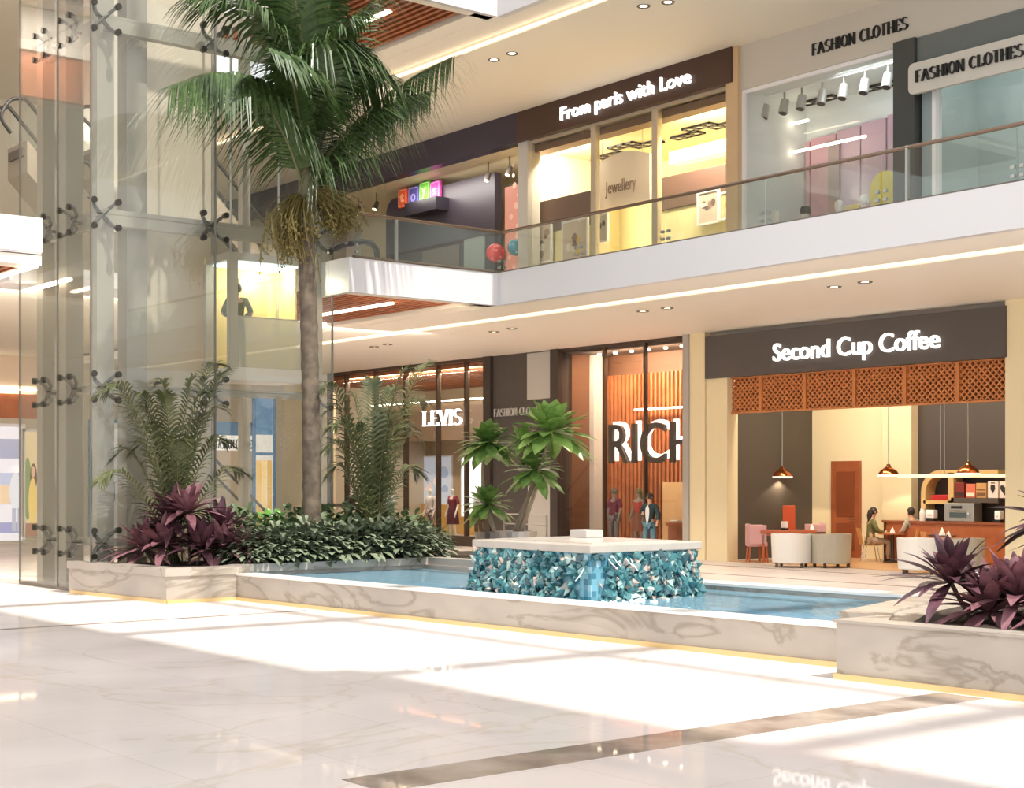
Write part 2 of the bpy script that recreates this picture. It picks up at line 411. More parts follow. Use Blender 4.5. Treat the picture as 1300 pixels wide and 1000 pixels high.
# --- bridge slabs with slatted wood ceilings
def bridge(suffix, z):
    struct('bridge_slab'+suffix, MB().box(-31.7, XC-.1, 16.5, YP, z+.16, z+.5).box(-31.7, -30.2, 11.0, 16.5, z+.16, z+.5).box(-31.7, -26.85, -4, YL, z+.22, z+.5), M_WHITE)
    m = MB(); m.box(XC-.55, XC-.1, 16.5, YP, z-.06, z+.18).box(-50, XC-.1, YP-.5, YP, z-.06, z+.2).box(-31.7, -31.1, 0, 11.0, z-.06, z+.18).box(-27.4, -26.85, -4, YL, z+.02, z+.2)
    struct('bridge_border'+suffix, m, M_CREAM)
    for nm, x0, x1, y0, y1 in (('slat_ceiling'+suffix, -32, XC-.55, 16.5, YP-.5), ('slat_ceiling_left'+suffix, -31.1, -27.4, -2, YL)):
        b = MB(); b.cur = 1; b.box(x0, x1, y0, y1, z+.1, z+.16); b.cur = 0
        y = y0+.06
        while y < y1-.05: b.box(x0, x1, y, y+.09, z, z+.1); y += .2
        struct(nm, b, [M_WOODSLAT, M_WOODDARK])
bridge('', Z1+.02); bridge('_upper', Z2+.02)
def strip(p0, p1, label, w=.05, es=None):
    p0, p1 = Vector(p0), Vector(p1); d = (p1-p0).normalized(); s = d.cross(UP).normalized()*w
    m = MB().add([p0-s, p0+s, p1+s, p1-s, p0-s+UP*.05, p0+s+UP*.05, p1+s+UP*.05, p1-s+UP*.05], [(0,3,2,1),(4,5,6,7),(0,1,5,4),(1,2,6,5),(2,3,7,6),(3,0,4,7)])
    return solo('linear_light', m, M_LED, label, 'ceiling light')
ZL = Z1-.02
def strip_px(a, b, z, label, w=.05):
    p = at(*a, Z=z); q = at(*b, Z=z); q.y = p.y; return strip(p, q, label, w)
strip_px((497, 386), (392, 404), ZL, 'linear light in the wooden slat ceiling right of the palm trunk', .06)
strip_px((45, 339), (-30, 362), ZL, 'upper linear light in the wooden slat ceiling left of the glass lift shaft', .06)
strip_px((88, 356), (30, 371), ZL, 'lower linear light in the slat ceiling crossing behind the glass shaft corner', .06)
strip_px((495, 15), (425, 40), Z2-.0, 'linear light in the top wooden ceiling behind the palm fronds', .06)
# --- downlights
def downlight(px, py, z, label):
    p = at(px, py, Z=z)
    if z < 7:
        d = bpy.data.lights.new('downlight_beam', 'SPOT'); d.energy = 380; d.color = (1, .9, .78); d.spot_size = 1.9; d.spot_blend = .6; d.shadow_soft_size = .09
        o = bpy.data.objects.new('downlight_beam', d); o.location = p-UP*.03; COL.objects.link(o)
    t = thing('downlight', label, 'downlight', p)
    add('trim_ring', MB().lathe([(.09, .005), (.14, -.014), (.15, .0), (.15, .02)], (0,0,0), 16), mat('downlight_ring', (104, 96, 88), .5), t, world=False)
    add('lamp', MB().lathe([(0, .003), (.085, .003), (.085, .012), (0, .012)], (0,0,0), 14), mat('downlight_lamp', (255, 240, 215), .5, emit=(255, 235, 200), es=5), t, world=False)
for px, py, l in ((475,440,'left downlight of the pair above the denim shop'),(492,437,'right downlight of the pair above the denim shop'),
    (627,421,'left downlight of the pair above the dark portal'),(650,417,'right downlight of the pair above the dark portal'),
    (816,395,'left downlight of the pair above the slatted wood shop'),(847,391,'right downlight of the pair above the slatted wood shop'),
    (1059,364,'left downlight of the pair above the coffee shop sign'),(1098,358,'right downlight of the pair above the coffee shop sign')): downlight(px, py, Z1-.004, l)
for px, py, l in ((627,76,'left downlight of the pair in the upper ceiling beside the palm'),(650,68,'right downlight of the pair in the upper ceiling beside the palm'),(817,8,'left downlight of the pair at the top edge of the upper ceiling'),(848,3,'right downlight of the pair at the top edge of the upper ceiling')): downlight(px, py, Z2-.004, l)
# --- roof over the near half of the atrium and the skylight beams that shade the floor
ZR = 22.0
def roofx(x): return x+SUN_DIR.x/SUN_DIR.z*ZR
def roofy(y): return y+SUN_DIR.y/SUN_DIR.z*ZR
struct('roof_slab', MB().box(roofx(-14), 24, roofy(3.2), roofy(9.05), ZR, ZR+.5).box(roofx(-60), roofx(-14), roofy(3.2), roofy(8.6), ZR, ZR+.5).box(-60, 24, roofy(21), 44, ZR, ZR+.5), M_WHITE)
rb = MB()
for x in (-24.8, -19.25, -13.5, -7.72, -2): rb.box(roofx(x)-.16, roofx(x)+.16, roofy(8.6), roofy(21), ZR, ZR+.4)
rb.box(roofx(-60), 24, roofy(12.1)-.13, roofy(12.1)+.13, ZR, ZR+.4).box(roofx(-60), 24, roofy(16.5)-.13, roofy(16.5)+.13, ZR, ZR+.4)
struct('roof_beams', rb, M_WHITE)

# ================================================================== LOWER SHOPFRONTS (plane Y = 28.8)
def xs(px): return ax(px, YW)
struct('wall_right', MB().box(-50.2, xs(417), YW, YW+.3, 0, Z1).box(xs(880), xs(903), YW-.25, YW+.3, 0, Z1).box(xs(1284.5), -8, YW-.25, YW+.3, 0, Z1), M_CREAM2)
struct('wall_right_strip', MB().box(xs(876.5), xs(884), YW-.3, YW+.1, 0, Z1), M_GREY)
struct('wall_right_header', MB().box(xs(880), -8, YW-.02, YW+.3, Z1-.14, Z1), M_GREY)
struct('wall_back', MB().box(-52, -8, 38, 38.3, 0, 13), M_BEIGE)
# --- denim shop
x0, x1 = xs(417), xs(620)
struct('window_1', MB().box(x0, x1, YW+.02, YW+.04, .3, Z1-.05), M_G_SHOP)
m = MB()
for px in (418, 440, 477, 515, 556, 592): m.box(xs(px)-.05, xs(px)+.05, YW-.06, YW+.1, 0, Z1)
m.box(x0, x1, YW-.06, YW+.1, Z1-.1, Z1).box(x0, x1, YW-.08, YW+.12, 0, .32)
struct('window_1_frame', m, M_BRONZE)
YB = YW+6.5
struct('wall_denim_shop', MB().box(x0-12, x1, YB, YB+.1, 0, Z1).box(x1-.1, x1, YW+.1, YB, 0, Z1), mat('shop_wall', (182, 162, 134), .6))
struct('wall_denim_shop_dado', MB().box(x0-12, x1-.1, YB-.25, YB, 0, 1.15), mat('ochre', (214, 168, 92), .5))
m = MB(); m.cur = 1; m.box(x0-12, x1, YW+.15, YB, Z1-.12, Z1-.05); m.cur = 0
y = YW+.2
while y < YB: m.box(x0-12, x1, y, y+.16, Z1-.26, Z1-.12); y += .36
struct('ceiling_denim_shop', m, [M_WOODSLAT, M_WOODDARK])
struct('trim_denim_bulkhead', MB().box(x0-8, x1-.1, YW+4, YW+4.3, 3.6, zy(560, 512, YW+4)), mat('bulkhead', (120, 98, 78), .6))
strip((ax(470, YW+3.92), YW+3.92, zy(560, 510, YW+4)), (ax(612, YW+3.92), YW+3.92, zy(560, 510, YW+4)), 'long light line along the bulkhead in the denim shop', .04)
t = thing('shop_sign', 'white serif capitals hanging behind the denim shop glass', 'sign', (xs(562), YW-.1, 4.1))
p0, p1 = at(538, 541, Y=YW-.15), at(587, 537, Y=YW-.15)
p1.z = p0.z
add('lettering', strokes_on(MB(), 'LEVIS', p0, p1, .5, .06, (0,-1,0), .13, .05, .11), M_LETTER, t)
add('mounting_rail', MB().box(xs(538), xs(587), YW-.07, YW-.05, p0.z+.38, p0.z+.42), M_BRONZE, t)
def panel(name, px0, px1, py0, py1, Y, rgb, label, cat='display panel', emit=0, frame=None):
    a = at(px0, py0, Y=Y); b = at(px1, py1, Y=Y)
    t = thing(name, label, cat, ((a.x+b.x)/2, Y, b.z))
    c = 'panel_%d_%d_%d_%d' % (rgb+(int(emit*10),))
    mm = mat(c, rgb, .4, emit=rgb if emit else None, es=emit)
    add('face', MB().box(a.x, b.x, Y-.03, Y+.01, b.z, a.z), mm, t)
    fr = .05; f = MB().box(a.x-fr, a.x, Y-.05, Y+.02, b.z-fr, a.z+fr).box(b.x, b.x+fr, Y-.05, Y+.02, b.z-fr, a.z+fr).box(a.x, b.x, Y-.05, Y+.02, a.z, a.z+fr).box(a.x, b.x, Y-.05, Y+.02, b.z-fr, b.z)
    add('frame', f, frame or M_WHITE, t); return t, a, b
def poster(name, px0, px1, py0, py1, Y, rgb, label, seed, cols, emit=0, frame=None, n=7):
    """a picture panel: soft generic shapes printed on the face"""
    t, a, b = panel(name, px0, px1, py0, py1, Y, rgb, label, 'poster', emit, frame)
    r = random.Random(seed); w = b.x-a.x; h = a.z-b.z
    for i in range(n):
        c = cols[i % len(cols)]; cx = a.x+w*r.uniform(.2,.8); cz = b.z+h*r.uniform(.15,.8); rx = w*r.uniform(.08,.2); rz = h*r.uniform(.05,.16)
        rx = min(rx, cx-a.x, b.x-cx); rz = min(rz, cz-b.z, a.z-cz)
        mm = mat('print_%d_%d_%d_%d' % (c+(int(emit*10),)), c, .5, emit=c if emit else None, es=emit)
        pts = [(cx+rx*math.cos(k*math.pi/8)*r.uniform(.75,1), cz+rz*math.sin(k*math.pi/8)*r.uniform(.75,1)) for k in range(16)]
        yy = Y-.032-.001*i
        add('printed_shape', MB().add([(u, yy, v) for u, v in pts], [tuple(range(16))]), mm, t)
    return t
poster('shop_poster', 515, 536, 565, 642, YB-.05, (214, 196, 180), 'tall pale poster with a blurred face on the denim shop wall', 1, [(150,120,105),(188,160,142),(120,96,84)])
poster('shop_poster', 538, 574, 580, 640, YB-.05, (200, 210, 226), 'pale blue and pink poster above the mannequins in the denim shop', 2, [(236,214,208),(160,176,206),(244,228,222)], .35)
panel('glowing_board', 587, 613, 580, 655, YB-.3, (246, 246, 250), 'glowing white panel at the right of the denim shop', emit=1.0)
# --- dark portal between the shops
xa, xb, xc = xs(620), xs(704), xs(712)
struct('wall_portal', MB().box(xa, xb, YW+.0, YW+.3, 0, Z1), M_DARK)
struct('column_portal_left', MB().box(xs(617), xs(626), YW-.12, YW+.05, 0, Z1), mat('dark_post', (60, 50, 45), .45))
struct('column_portal_right', MB().box(xs(703), xs(712.5), YW-.15, YW+.3, 0, Z1), mat('dark_post', (60, 50, 45), .45))
struct('trim_portal_light_block', MB().box(xs(671), xs(703), YW-.06, YW, zy(690,506,YW), zy(690,447,YW)), M_GREY)
struct('trim_portal_lower_panel', MB().box(xs(672), xs(700), YW-.06, YW, .05, zy(690,592,YW)), M_GREY)
t = thing('shop_sign', 'thin pale capitals on the dark portal behind the tree', 'sign', (xs(660), YW-.08, 4.2))
p0, p1 = at(628, 529, Y=YW-.02), at(692, 526, Y=YW-.02); p1.z = p0.z
add('lettering', strokes_on(MB(), 'FASHION CLOTHES', p0, p1, .24, .04, (0,-1,0), .15, .05), mat('silver_letters', (200, 196, 190), .4, .3), t)
# --- slatted wood shop
x0, x1 = xc, xs(877)
struct('window_2', MB().box(x0, x1, YW+.02, YW+.04, .1, Z1-.05), M_G_SHOP)
m = MB()
for px in (767, 819): m.box(xs(px)-.035, xs(px)+.035, YW-.04, YW+.08, 0, Z1)
m.box(xs(872.5), xs(877.5), YW-.12, YW+.15, 0, Z1).box(x0, x1, YW-.05, YW+.1, Z1-.08, Z1).box(x0, x1, YW-.05, YW+.1, 0, .12)
struct('window_2_frame', m, M_BRONZE)
YR = YW+1.6
struct('wall_slat_shop', MB().box(x0, x1+.5, YR+.14, YR+.3, 0, Z1).box(x1+.3, x1+.45, YW+.2, YR+.2, 0, Z1).box(xa, x0+.15, YW+.3, YR+.2, 0, Z1), mat('slat_shop_back', (104, 66, 44), .6))
struct('ceiling_slat_shop', MB().box(x0, x1+.4, YW+.1, YR+.3, Z1-.15, Z1-.08), mat('dark_ceiling', (88, 74, 66), .6))
m = MB(); X = ax(766, YR)
while X < x1+.2: m.box(X, X+.085, YR, YR+.14, .0, Z1-.75); X += .17
struct('trim_wood_slats', m, M_WOODSLAT)
struct('column_slat_shop', MB().box(ax(730, YR-.5), ax(757, YR-.5), YR-.6, YR-.1, 0, zy(743,450,YR-.5)), mat('pale_column', (196, 188, 182), .5))
struct('trim_slat_shop_pale_end', MB().box(ax(841, YR-.15), ax(872, YR-.15), YR-.15, YR-.1, 0, zy(850,612,YR-.1)), mat('pale_wood', (214, 172, 124), .5))
for i, px in enumerate((738, 761, 781, 802, 823, 845, 866)):
    p = at(px, 447-i*.4, Y=YW+.8); p.z = Z1-.2
    words_ = ['first', 'second', 'third', 'fourth', 'fifth', 'sixth', 'seventh'][i]
    solo('ceiling_spot', MB().lathe([(0, 0), (.05, 0), (.06, .03), (.06, .06), (0, .06)], p, 12), mat('spot_lamp', (255, 245, 230), .4, emit=(255, 240, 215), es=9), words_+' small spot from the left in the ceiling of the slatted wood shop', 'spotlight')
t = thing('shop_sign', 'huge dark capitals edged in white light before the wooden slats', 'sign', (xs(825), YW+.5, 3))
p0, p1 = at(776, 588, Y=YW+.4), at(884, 586, Y=YW+.4); p1.z = p0.z
h = zy(780, 539, YW+.4)-p0.z
lf = MB(); text_on(lf, 'RICH', p0, p1, h, .12, (0,-1,0), .0)
add('lettering', lf, mat('dark_letters', (74, 62, 56), .5), t)
lb = MB(); off = Vector((-.02, .14, .09)); text_on(lb, 'RICH', p0+off, p1+off, h, .05, (0,-1,0), .012)
add('light_edge', lb, mat('edge_light', (255,255,250), .5, emit=(255, 250, 240), es=1.6), t)
for a, b, l in (((716, 515), (763, 519), 'thin light line left of the big dark capitals'), ((806, 521), (871, 524), 'thin light line above the big dark capitals')):
    p = at(*a, Y=YR-.2); q = at(*b, Y=YR-.2); q.z = p.z; strip(p, q, l, .03)

# ================================================================== COFFEE SHOP
xl, xr = xs(903), xs(1284)
zs0, zs1 = zy(906, 480, YW-.3), zy(906, 424, YW-.3)
t = thing('sign_fascia', 'charcoal fascia with white lettering over the coffee shop opening', 'sign', ((xl+xr)/2, YW-.2, zs0))
add('fascia_board', MB().box(xs(905), xr+.05, YW-.3, YW-.05, zs0, Z1-.12), mat('charcoal_fascia', (84, 77, 73), .5), t)
p0, p1 = at(983, 458.5, Y=YW-.32), at(1194, 443, Y=YW-.32); p1.z = p0.z
add('lettering', text_on(MB(), 'Second Cup Coffee', p0, p1, .43, .07, (0,-1,0), .004), M_LETTER, t)
zl0 = zy(917, 524, YW)
t = thing('lattice_screen', 'copper brown lattice screen hanging under the charcoal fascia', 'screen', ((xl+xr)/2, YW, zl0))
la = MB(); xa_, xb_ = xs(916), xr
w_ = (xb_-xa_); hz = zs0-zl0; step = .15; k = -hz
while k < w_:
    for sgn in (1, -1):
        u0, v0, u1, v1 = (k, 0, k+hz, hz) if sgn == 1 else (k+hz, 0, k, hz)
        def clip(u0, v0, u1, v1):
            t0, t1 = 0, 1
            for lo in (0, w_):
                pass
            du = u1-u0
            ts = sorted([(0-u0)/du, (w_-u0)/du]); t0 = max(0, ts[0]); t1 = min(1, ts[1])
            return (t0, t1) if t1 > t0 else None
        c = clip(u0, v0, u1, v1)
        if c:
            a = Vector((xa_+u0+(u1-u0)*c[0], YW+.004*sgn, zl0+v0+(v1-v0)*c[0])); b = Vector((xa_+u0+(u1-u0)*c[1], YW+.004*sgn, zl0+v0+(v1-v0)*c[1]))
            d = (b-a).normalized(); s = Vector((-d.z, 0, d.x))*.018; y_ = Vector((0, .02, 0))
            la.add([a-s-y_, a+s-y_, b+s-y_, b-s-y_, a-s+y_, a+s+y_, b+s+y_, b-s+y_], [(0,1,2,3),(7,6,5,4),(0,4,5,1),(1,5,6,2),(2,6,7,3),(3,7,4,0)])
    k += step
M_LATT = mat('lattice_copper', (204, 130, 74), .4, .25)
add('lattice', la, M_LATT, t)
fr = MB().box(xa_, xb_, YW-.06, YW+.06, zl0-.04, zl0).box(xa_, xb_, YW-.06, YW+.06, zs0-.03, zs0)
add('rail', fr, M_LATT, t)
for px in (916.5, 967, 1023, 1086, 1150, 1217, 1283): add('upright', MB().box(xs(px)-.05, xs(px)+.05, YW-.065, YW+.065, zl0, zs0), M_LATT, t)
add('back_panel', MB().box(xa_, xb_, YW+.12, YW+.15, zl0, zs0), mat('lattice_back', (112, 62, 34), .6), t)
YK = 32.6          # back wall of the seating corner
struct('wall_coffee', MB().box(xs(903)+.01, xs(930), YW-.2, 29.0, 0, 5.9).box(-28, -15, YK, YK+.2, 0, 5.9), M_CREAM2)
xd = ax(1022, YK)
struct('wall_coffee_dark', MB().box(-27.75, -27.5, 29.0, YK, 0, 5.9), mat('taupe_wall', (82, 74, 66), .6))
xk = ax(1166, YK-.1)
struct('wall_coffee_bar', MB().box(xk, -15, YK-.12, YK-.02, 0, 5.9), mat('bar_wall', (66, 56, 50), .6))
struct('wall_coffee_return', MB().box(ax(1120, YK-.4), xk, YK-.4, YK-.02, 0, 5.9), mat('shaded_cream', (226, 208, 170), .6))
struct('ceiling_coffee', MB().box(-27.5, -15, YW+.3, YK, 5.8, 5.9), mat('coffee_ceiling', (120, 108, 96), .6))
struct('floor_coffee', MB().box(xs(930), -17.5, YW-.1, YK, 0, .012), mat('coffee_floor', (196, 150, 104), .35, rgb2=(206, 164, 118), scale=2))
struct('wall_coffee_right', MB().box(xs(1284.5)+.1, xs(1284.5)+.3, YW+.3, YK, 0, 5.9), M_CREAM2)
# door at the back
a, b = at(1058, 588, Y=YK-.05), at(1090, 707, Y=YK-.05)
t = thing('door_1', 'brown panelled wooden door in the coffee shop back wall', 'door', ((a.x+b.x)/2, YK-.05, 0)); t['kind'] = 'structure'
d = MB().box(a.x, b.x, YK-.07, YK-.01, 0, a.z)
add('door_leaf', d, M_DOOR, t)
pm = MB(); w_ = b.x-a.x
for (z0_, z1_) in ((.2, .95), (1.12, 2.35)): pm.box(a.x+.14*w_, b.x-.14*w_, YK-.09, YK-.07, z0_, min(z1_, a.z-.15))
add('door_panel', pm, mat('door_panel', (134, 70, 40), .45), t, bevel=.015)
add('door_handle', MB().tube([(b.x-.1, YK-.07, 1.05), (b.x-.1, YK-.13, 1.05), (b.x-.24, YK-.13, 1.04)], .018, 8), M_CHROME, t)
add('door_frame', MB().box(a.x-.06, a.x, YK-.08, YK, 0, a.z+.06).box(b.x, b.x+.06, YK-.08, YK, 0, a.z+.06).box(a.x, b.x, YK-.08, YK, a.z, a.z+.06), M_DOOR, t)

# ================================================================== UPPER SHOPFRONTS (plane Y = 26.4)
def xu(px): return ax(px, YU)
zsb, zst = zy(937, 106, YU), Z2
struct('wall_upper_back', MB().box(-50, -4, 31.5, 31.7, ZF2, Z2), M_CREAM)
struct('floor_upper_walk', MB().box(-50, -4, YP, 32, ZF2, ZF2+.02), mat('upper_floor', (225, 216, 204), .2))
# toy and jewellery fascia
t = thing('sign_fascia', 'dark brown fascia with white lettering over the jewellery shop', 'sign', (xu(800), YU, zsb))
add('fascia_board', MB().box(xu(664), xu(937.5), YU-.25, YU+.1, zsb, zst), M_DARK2, t)
p0, p1 = at(713, 153, Y=YU-.27), at(878, 104, Y=YU-.27); p1.z = p0.z
add('lettering', text_on(MB(), 'From paris with Love', p0, p1, .34, .07, (0,-1,0), .004), M_LETTER, t)
solo('fascia_panel', MB().box(-49.9, xu(664)-.005, YU-.25, YU+.1, zsb, zst-.005), M_PURP, 'long plain plum fascia above the toy shop', 'fascia')
zg = zsb
def upwin(n, px0, px1, mull, framem, wid=.08):
    struct('window_%d' % n, MB().box(xu(px0), xu(px1), YU, YU+.02, ZF2+.02, zg), M_G_SHOP)
    m = MB()
    for px in mull: m.box(xu(px)-wid, xu(px)+wid, YU-.06, YU+.1, ZF2, zg)
    m.box(xu(px0), xu(px1), YU-.05, YU+.08, zg-.08, zg)
    struct('window_%d_frame' % n, m, framem)
M_ALU = mat('champagne_frame', (196, 182, 160), .35, .3)
upwin(3, 672, 938, (671, 755, 833), M_ALU, .1)
struct('column_upper_jewellery', MB().box(xu(929), xu(944), YU-.2, YU+.3, ZF2, zst), mat('tan_post', (206, 176, 138), .5))
struct('column_upper_toy', MB().box(xu(663), xu(675), YU-.15, YU+.3, ZF2, zg), M_GREY)
# jewellery interior
YJ = 30.6
xj0, xj1 = xu(666), xu(940)
struct('wall_jewellery', MB().box(xj0-.65, xj1-.1, YJ, YJ+.1, ZF2, Z2).box(xj0-.75, xj0-.65, YU+.4, YJ, ZF2, zg).box(xj1-.1, xj1, YU+.4, YJ, ZF2, Z2), mat('pale_yellow_wall', (240, 226, 172), .6))
struct('ceiling_jewellery', MB().box(xj0, xj1-.1, YU+.55, YJ, zg-.15, zg-.1), mat('pale_ceiling', (248, 236, 196), .6))
struct('ceiling_jewellery_dark', MB().box(xj0, xj1, YU+.12, YU+.55, zg-.3, zg-.1), mat('brown_bulkhead', (112, 84, 66), .5))
def grid_light(px, py, z, label, nx=3, s=.34, matn=M_BLACK):
    p = at(px, py, Z=z)
    t = thing('ceiling_fitting', label, 'ceiling light', p)
    f = MB()
    for i in range(nx):
        x = (i-(nx-1)/2)*s
        f.box(x-s/2, x+s/2, -s/2, -s/2+.06, -.05, 0).box(x-s/2, x+s/2, s/2-.06, s/2, -.05, 0).box(x-s/2, x-s/2+.06, -s/2, s/2, -.05, 0).box(x+s/2-.06, x+s/2, -s/2, s/2, -.05, 0)
    add('frame', f, matn, t, world=False)
    for i in range(nx):
        x = (i-(nx-1)/2)*s
        add('lamp', MB().lathe([(0, -.03), (.09, -.03), (.09, 0), (0, 0)], (x, 0, 0), 10), mat('fitting_lamp', (250, 246, 236), .4), t, world=False)
zj = zg-.155
for px, py, l in ((775,196,'far left black frame light in the jewellery shop ceiling'),(792,184,'black frame light above the jewellery board in the ceiling'),(822,182,'black frame light left of the right mullion in the jewellery shop'),(873,171,'black frame light in the middle of the right jewellery window'),(888,160,'black frame light near the fascia in the right jewellery window'),(922,157,'black frame light at the right end of the jewellery ceiling'),(848,208,'square grille light at the back of the jewellery ceiling'),(880,214,'second square grille light at the back of the jewellery ceiling')): grid_light(px, py, zj, l)
struct('trim_jewellery_light_box', MB().box(ax(856, 29.2), ax(935, 29.2), 29.0, 29.4, zy(890,202,29.2), zy(890,186,29.2)), mat('glow_box', (255, 240, 196), .5, emit=(255, 236, 180), es=1.1))
a, b = at(755, 212, Y=YU+.6), at(826, 252, Y=YU+.6)
t = thing('hanging_board', 'cream arched board with thin script hanging in the jewellery shop window', 'sign', ((a.x+b.x)/2, YU+.6, b.z))
pts = [(a.x, b.z-.02), (b.x, b.z-.02)]+[(b.x+(a.x-b.x)*i/12, a.z+.22*math.sin(math.pi*i/12)) for i in range(13)]
bm_ = MB(); n_ = len(pts); bm_.add([(x, YU+.57, z) for x, z in pts]+[(x, YU+.63, z) for x, z in pts], [tuple(range(n_)), tuple(range(2*n_-1, n_-1, -1))]+[(i, (i+1)%n_, n_+(i+1)%n_, n_+i) for i in range(n_)])
add('board', bm_, mat('cream_board', (246, 230, 206), .6), t)
p0 = Vector((a.x+.22*(b.x-a.x), YU+.56, b.z+.35)); p1 = p0+Vector(((b.x-a.x)*.55, 0, 0))
add('lettering', text_on(MB(), 'Jewellery', p0, p1, .33, .02, (0,-1,0), -.012), mat('script_grey', (150, 120, 100), .5), t)
for xx_ in (a.x+.3, b.x-.3): add('hanging_wire', MB().tube([(xx_, YU+.6, a.z), (xx_, YU+.6, zg-.15)], .008, 5), M_STEEL, t)
def counterish(px0, px1, py0, py1, Y, rgb, nm, label, cat='display cabinet', dep=.35):
    a = at(px0, py0, Y=Y); b = at(px1, py1, Y=Y)
    t = thing(nm, label, cat, ((a.x+b.x)/2, Y, b.z))
    m_ = mat('cab_%d_%d_%d' % rgb, rgb, .5)
    add('body', MB().box(a.x, b.x, Y, Y+dep, b.z, a.z), m_, t, bevel=.02)
    add('plinth', MB().box(a.x+.04, b.x-.04, Y+.04, Y+dep-.04, ZF2+.02, b.z), mat('pale_yellow_wall', (240, 226, 172), .6), t)
    return t
counterish(676, 750, 258, 284, YU+.45, (104, 80, 70), 'wall_shelf', 'dark shelf band at the left of the jewellery shop', 'shelf')
counterish(838, 927, 226, 250, YU+1.3, (110, 82, 72), 'wall_shelf', 'dark shelf band at the right of the jewellery shop', 'shelf')
poster('wall_poster', 676, 700, 290, 330, YU+.4, (205, 188, 170), 'small portrait poster under the left shelf of the jewellery shop', 11, [(120,92,86),(160,130,110),(230,220,200)])
poster('wall_poster', 716, 746, 284, 326, YU+.4, (204, 186, 168), 'wide portrait poster beside the yellow print under the left shelf', 12, [(118,92,88),(214,180,84),(230,216,196)])
poster('wall_poster', 759, 771, 275, 304, YU+.4, (212, 200, 186), 'narrow poster of a dark suit by the hanging board', 13, [(46,42,48),(60,54,60)], n=4)
poster('wall_poster', 888, 912, 247, 280, YU+1.2, (214, 196, 180), 'portrait poster under the right shelf of the jewellery shop', 14, [(120,92,90),(160,128,112),(236,226,210)])
poster('wall_poster', 916, 929, 247, 275, YU+1.2, (228, 204, 150), 'yellow poster at the right end under the right jewellery shelf', 15, [(220,176,70),(240,226,190)])
a = at(880, 300, Y=27.6)
t = thing('armchair_row', 'pale tufted seat back left of two in the right jewellery window', 'seat', (at(893, 300, Y=27.2).x, 27.2, ZF2+.02))
def tub(t, w=.62, h=.62, m_=None):
    m_ = m_ or mat('pale_seat', (240, 226, 190), .7)
    p = MB(); n = 12
    out = [(w/2*math.cos(math.pi*(1+i/n)), .0-w*.42*math.sin(math.pi*(1+i/n))) for i in range(n+1)]
    p.prism([(x, y) for x, y in out], .35, .9)
    add('backrest', p, m_, t, world=False, bevel=.06)
    add('seat', MB().box(-w/2, w/2, -.45, 0, .2, .42), m_, t, world=False, bevel=.05)
    for sx in (-1, 1):
        for sy in (-.4, -.05): add('leg', MB().tube([(sx*w*.4, sy, 0), (sx*w*.4, sy, .2)], .02, 6), M_BRONZE, t, world=False)
tub(t, .8); 
for px, l in ((921, 'pale tufted seat back right of two in the right jewellery window'),): dup(t, (at(px, 300, Y=27.2).x, 27.2, ZF2+.02), label=l)
# --- fashion shop
struct('wall_fashion_header', MB().box(xu(938), -4, YU-.1, YU+.1, zy(942,116,YU), zst), mat('warm_grey_fascia', (198, 190, 178), .5))
t = thing('shop_sign', 'black capitals on the pale fascia beside the dark brown fascia', 'sign', (xu(1095), YU-.1, zsb))
p0, p1 = at(1032, 71, Y=YU-.1), at(1153, 37, Y=YU-.1); p1.z = p0.z
add('lettering', strokes_on(MB(), 'FASHION CLOTHES', p0, p1, .26, .04, (0,-1,0), .17, .045), M_BLACK, t)
zg = zy(942, 116, YU)
upwin(4, 944, 1143, (945,), M_WHITE, .05)
struct('column_upper_dark', MB().box(xu(1143), xu(1170), YU-.25, YU+.4, ZF2, zy(1143, 57, YU)), mat('slate_post', (66, 68, 66), .35))
struct('trim_upper_slate_header', MB().box(xu(1143), -4, YU-.16, YU+.2, zy(1150, 108, YU), zy(1143, 57, YU)), mat('slate_header', (104, 110, 108), .4))
struct('column_upper_glass', MB().box(xu(1172), xu(1187), YU-.05, YU+.2, ZF2, zst-1.05), mat('blue_grey_post', (150, 164, 164), .3))
struct('column_upper_white', MB().box(xu(1187.5), xu(1192), YU-.12, YU+.1, ZF2, zst-1.05), M_WHITE)
upwin(5, 1190, 1330, (), M_WHITE, .05)
YF = 28.6
struct('wall_fashion', MB().box(xu(942)+.12, xu(1165), YF, YF+.1, ZF2, Z2).box(xu(942), xu(942)+.12, YU+.1, YF, ZF2, Z2), mat('cool_white_wall', (232, 236, 234), .6))
struct('wall_fashion_partition', MB().box(xu(1165), xu(1165)+.12, YU+.5, YF, ZF2, Z2), mat('grey_green_wall', (170, 182, 178), .6))
struct('ceiling_fashion', MB().box(xu(942), xu(1165), YU+.2, YF, zg-.02, zg+.03), mat('cool_ceiling', (226, 232, 230), .6))
struct('ceiling_fashion_right', MB().box(xu(1165), -4, YU+.3, YF, zst-1.1, zst-1.05), mat('grey_green_ceiling', (176, 192, 188), .6))
struct('wall_fashion_right', MB().box(xu(1165)+.1, -4, YF-.2, YF-.1, ZF2, Z2-1.2), mat('grey_green_wall', (170, 182, 178), .6))
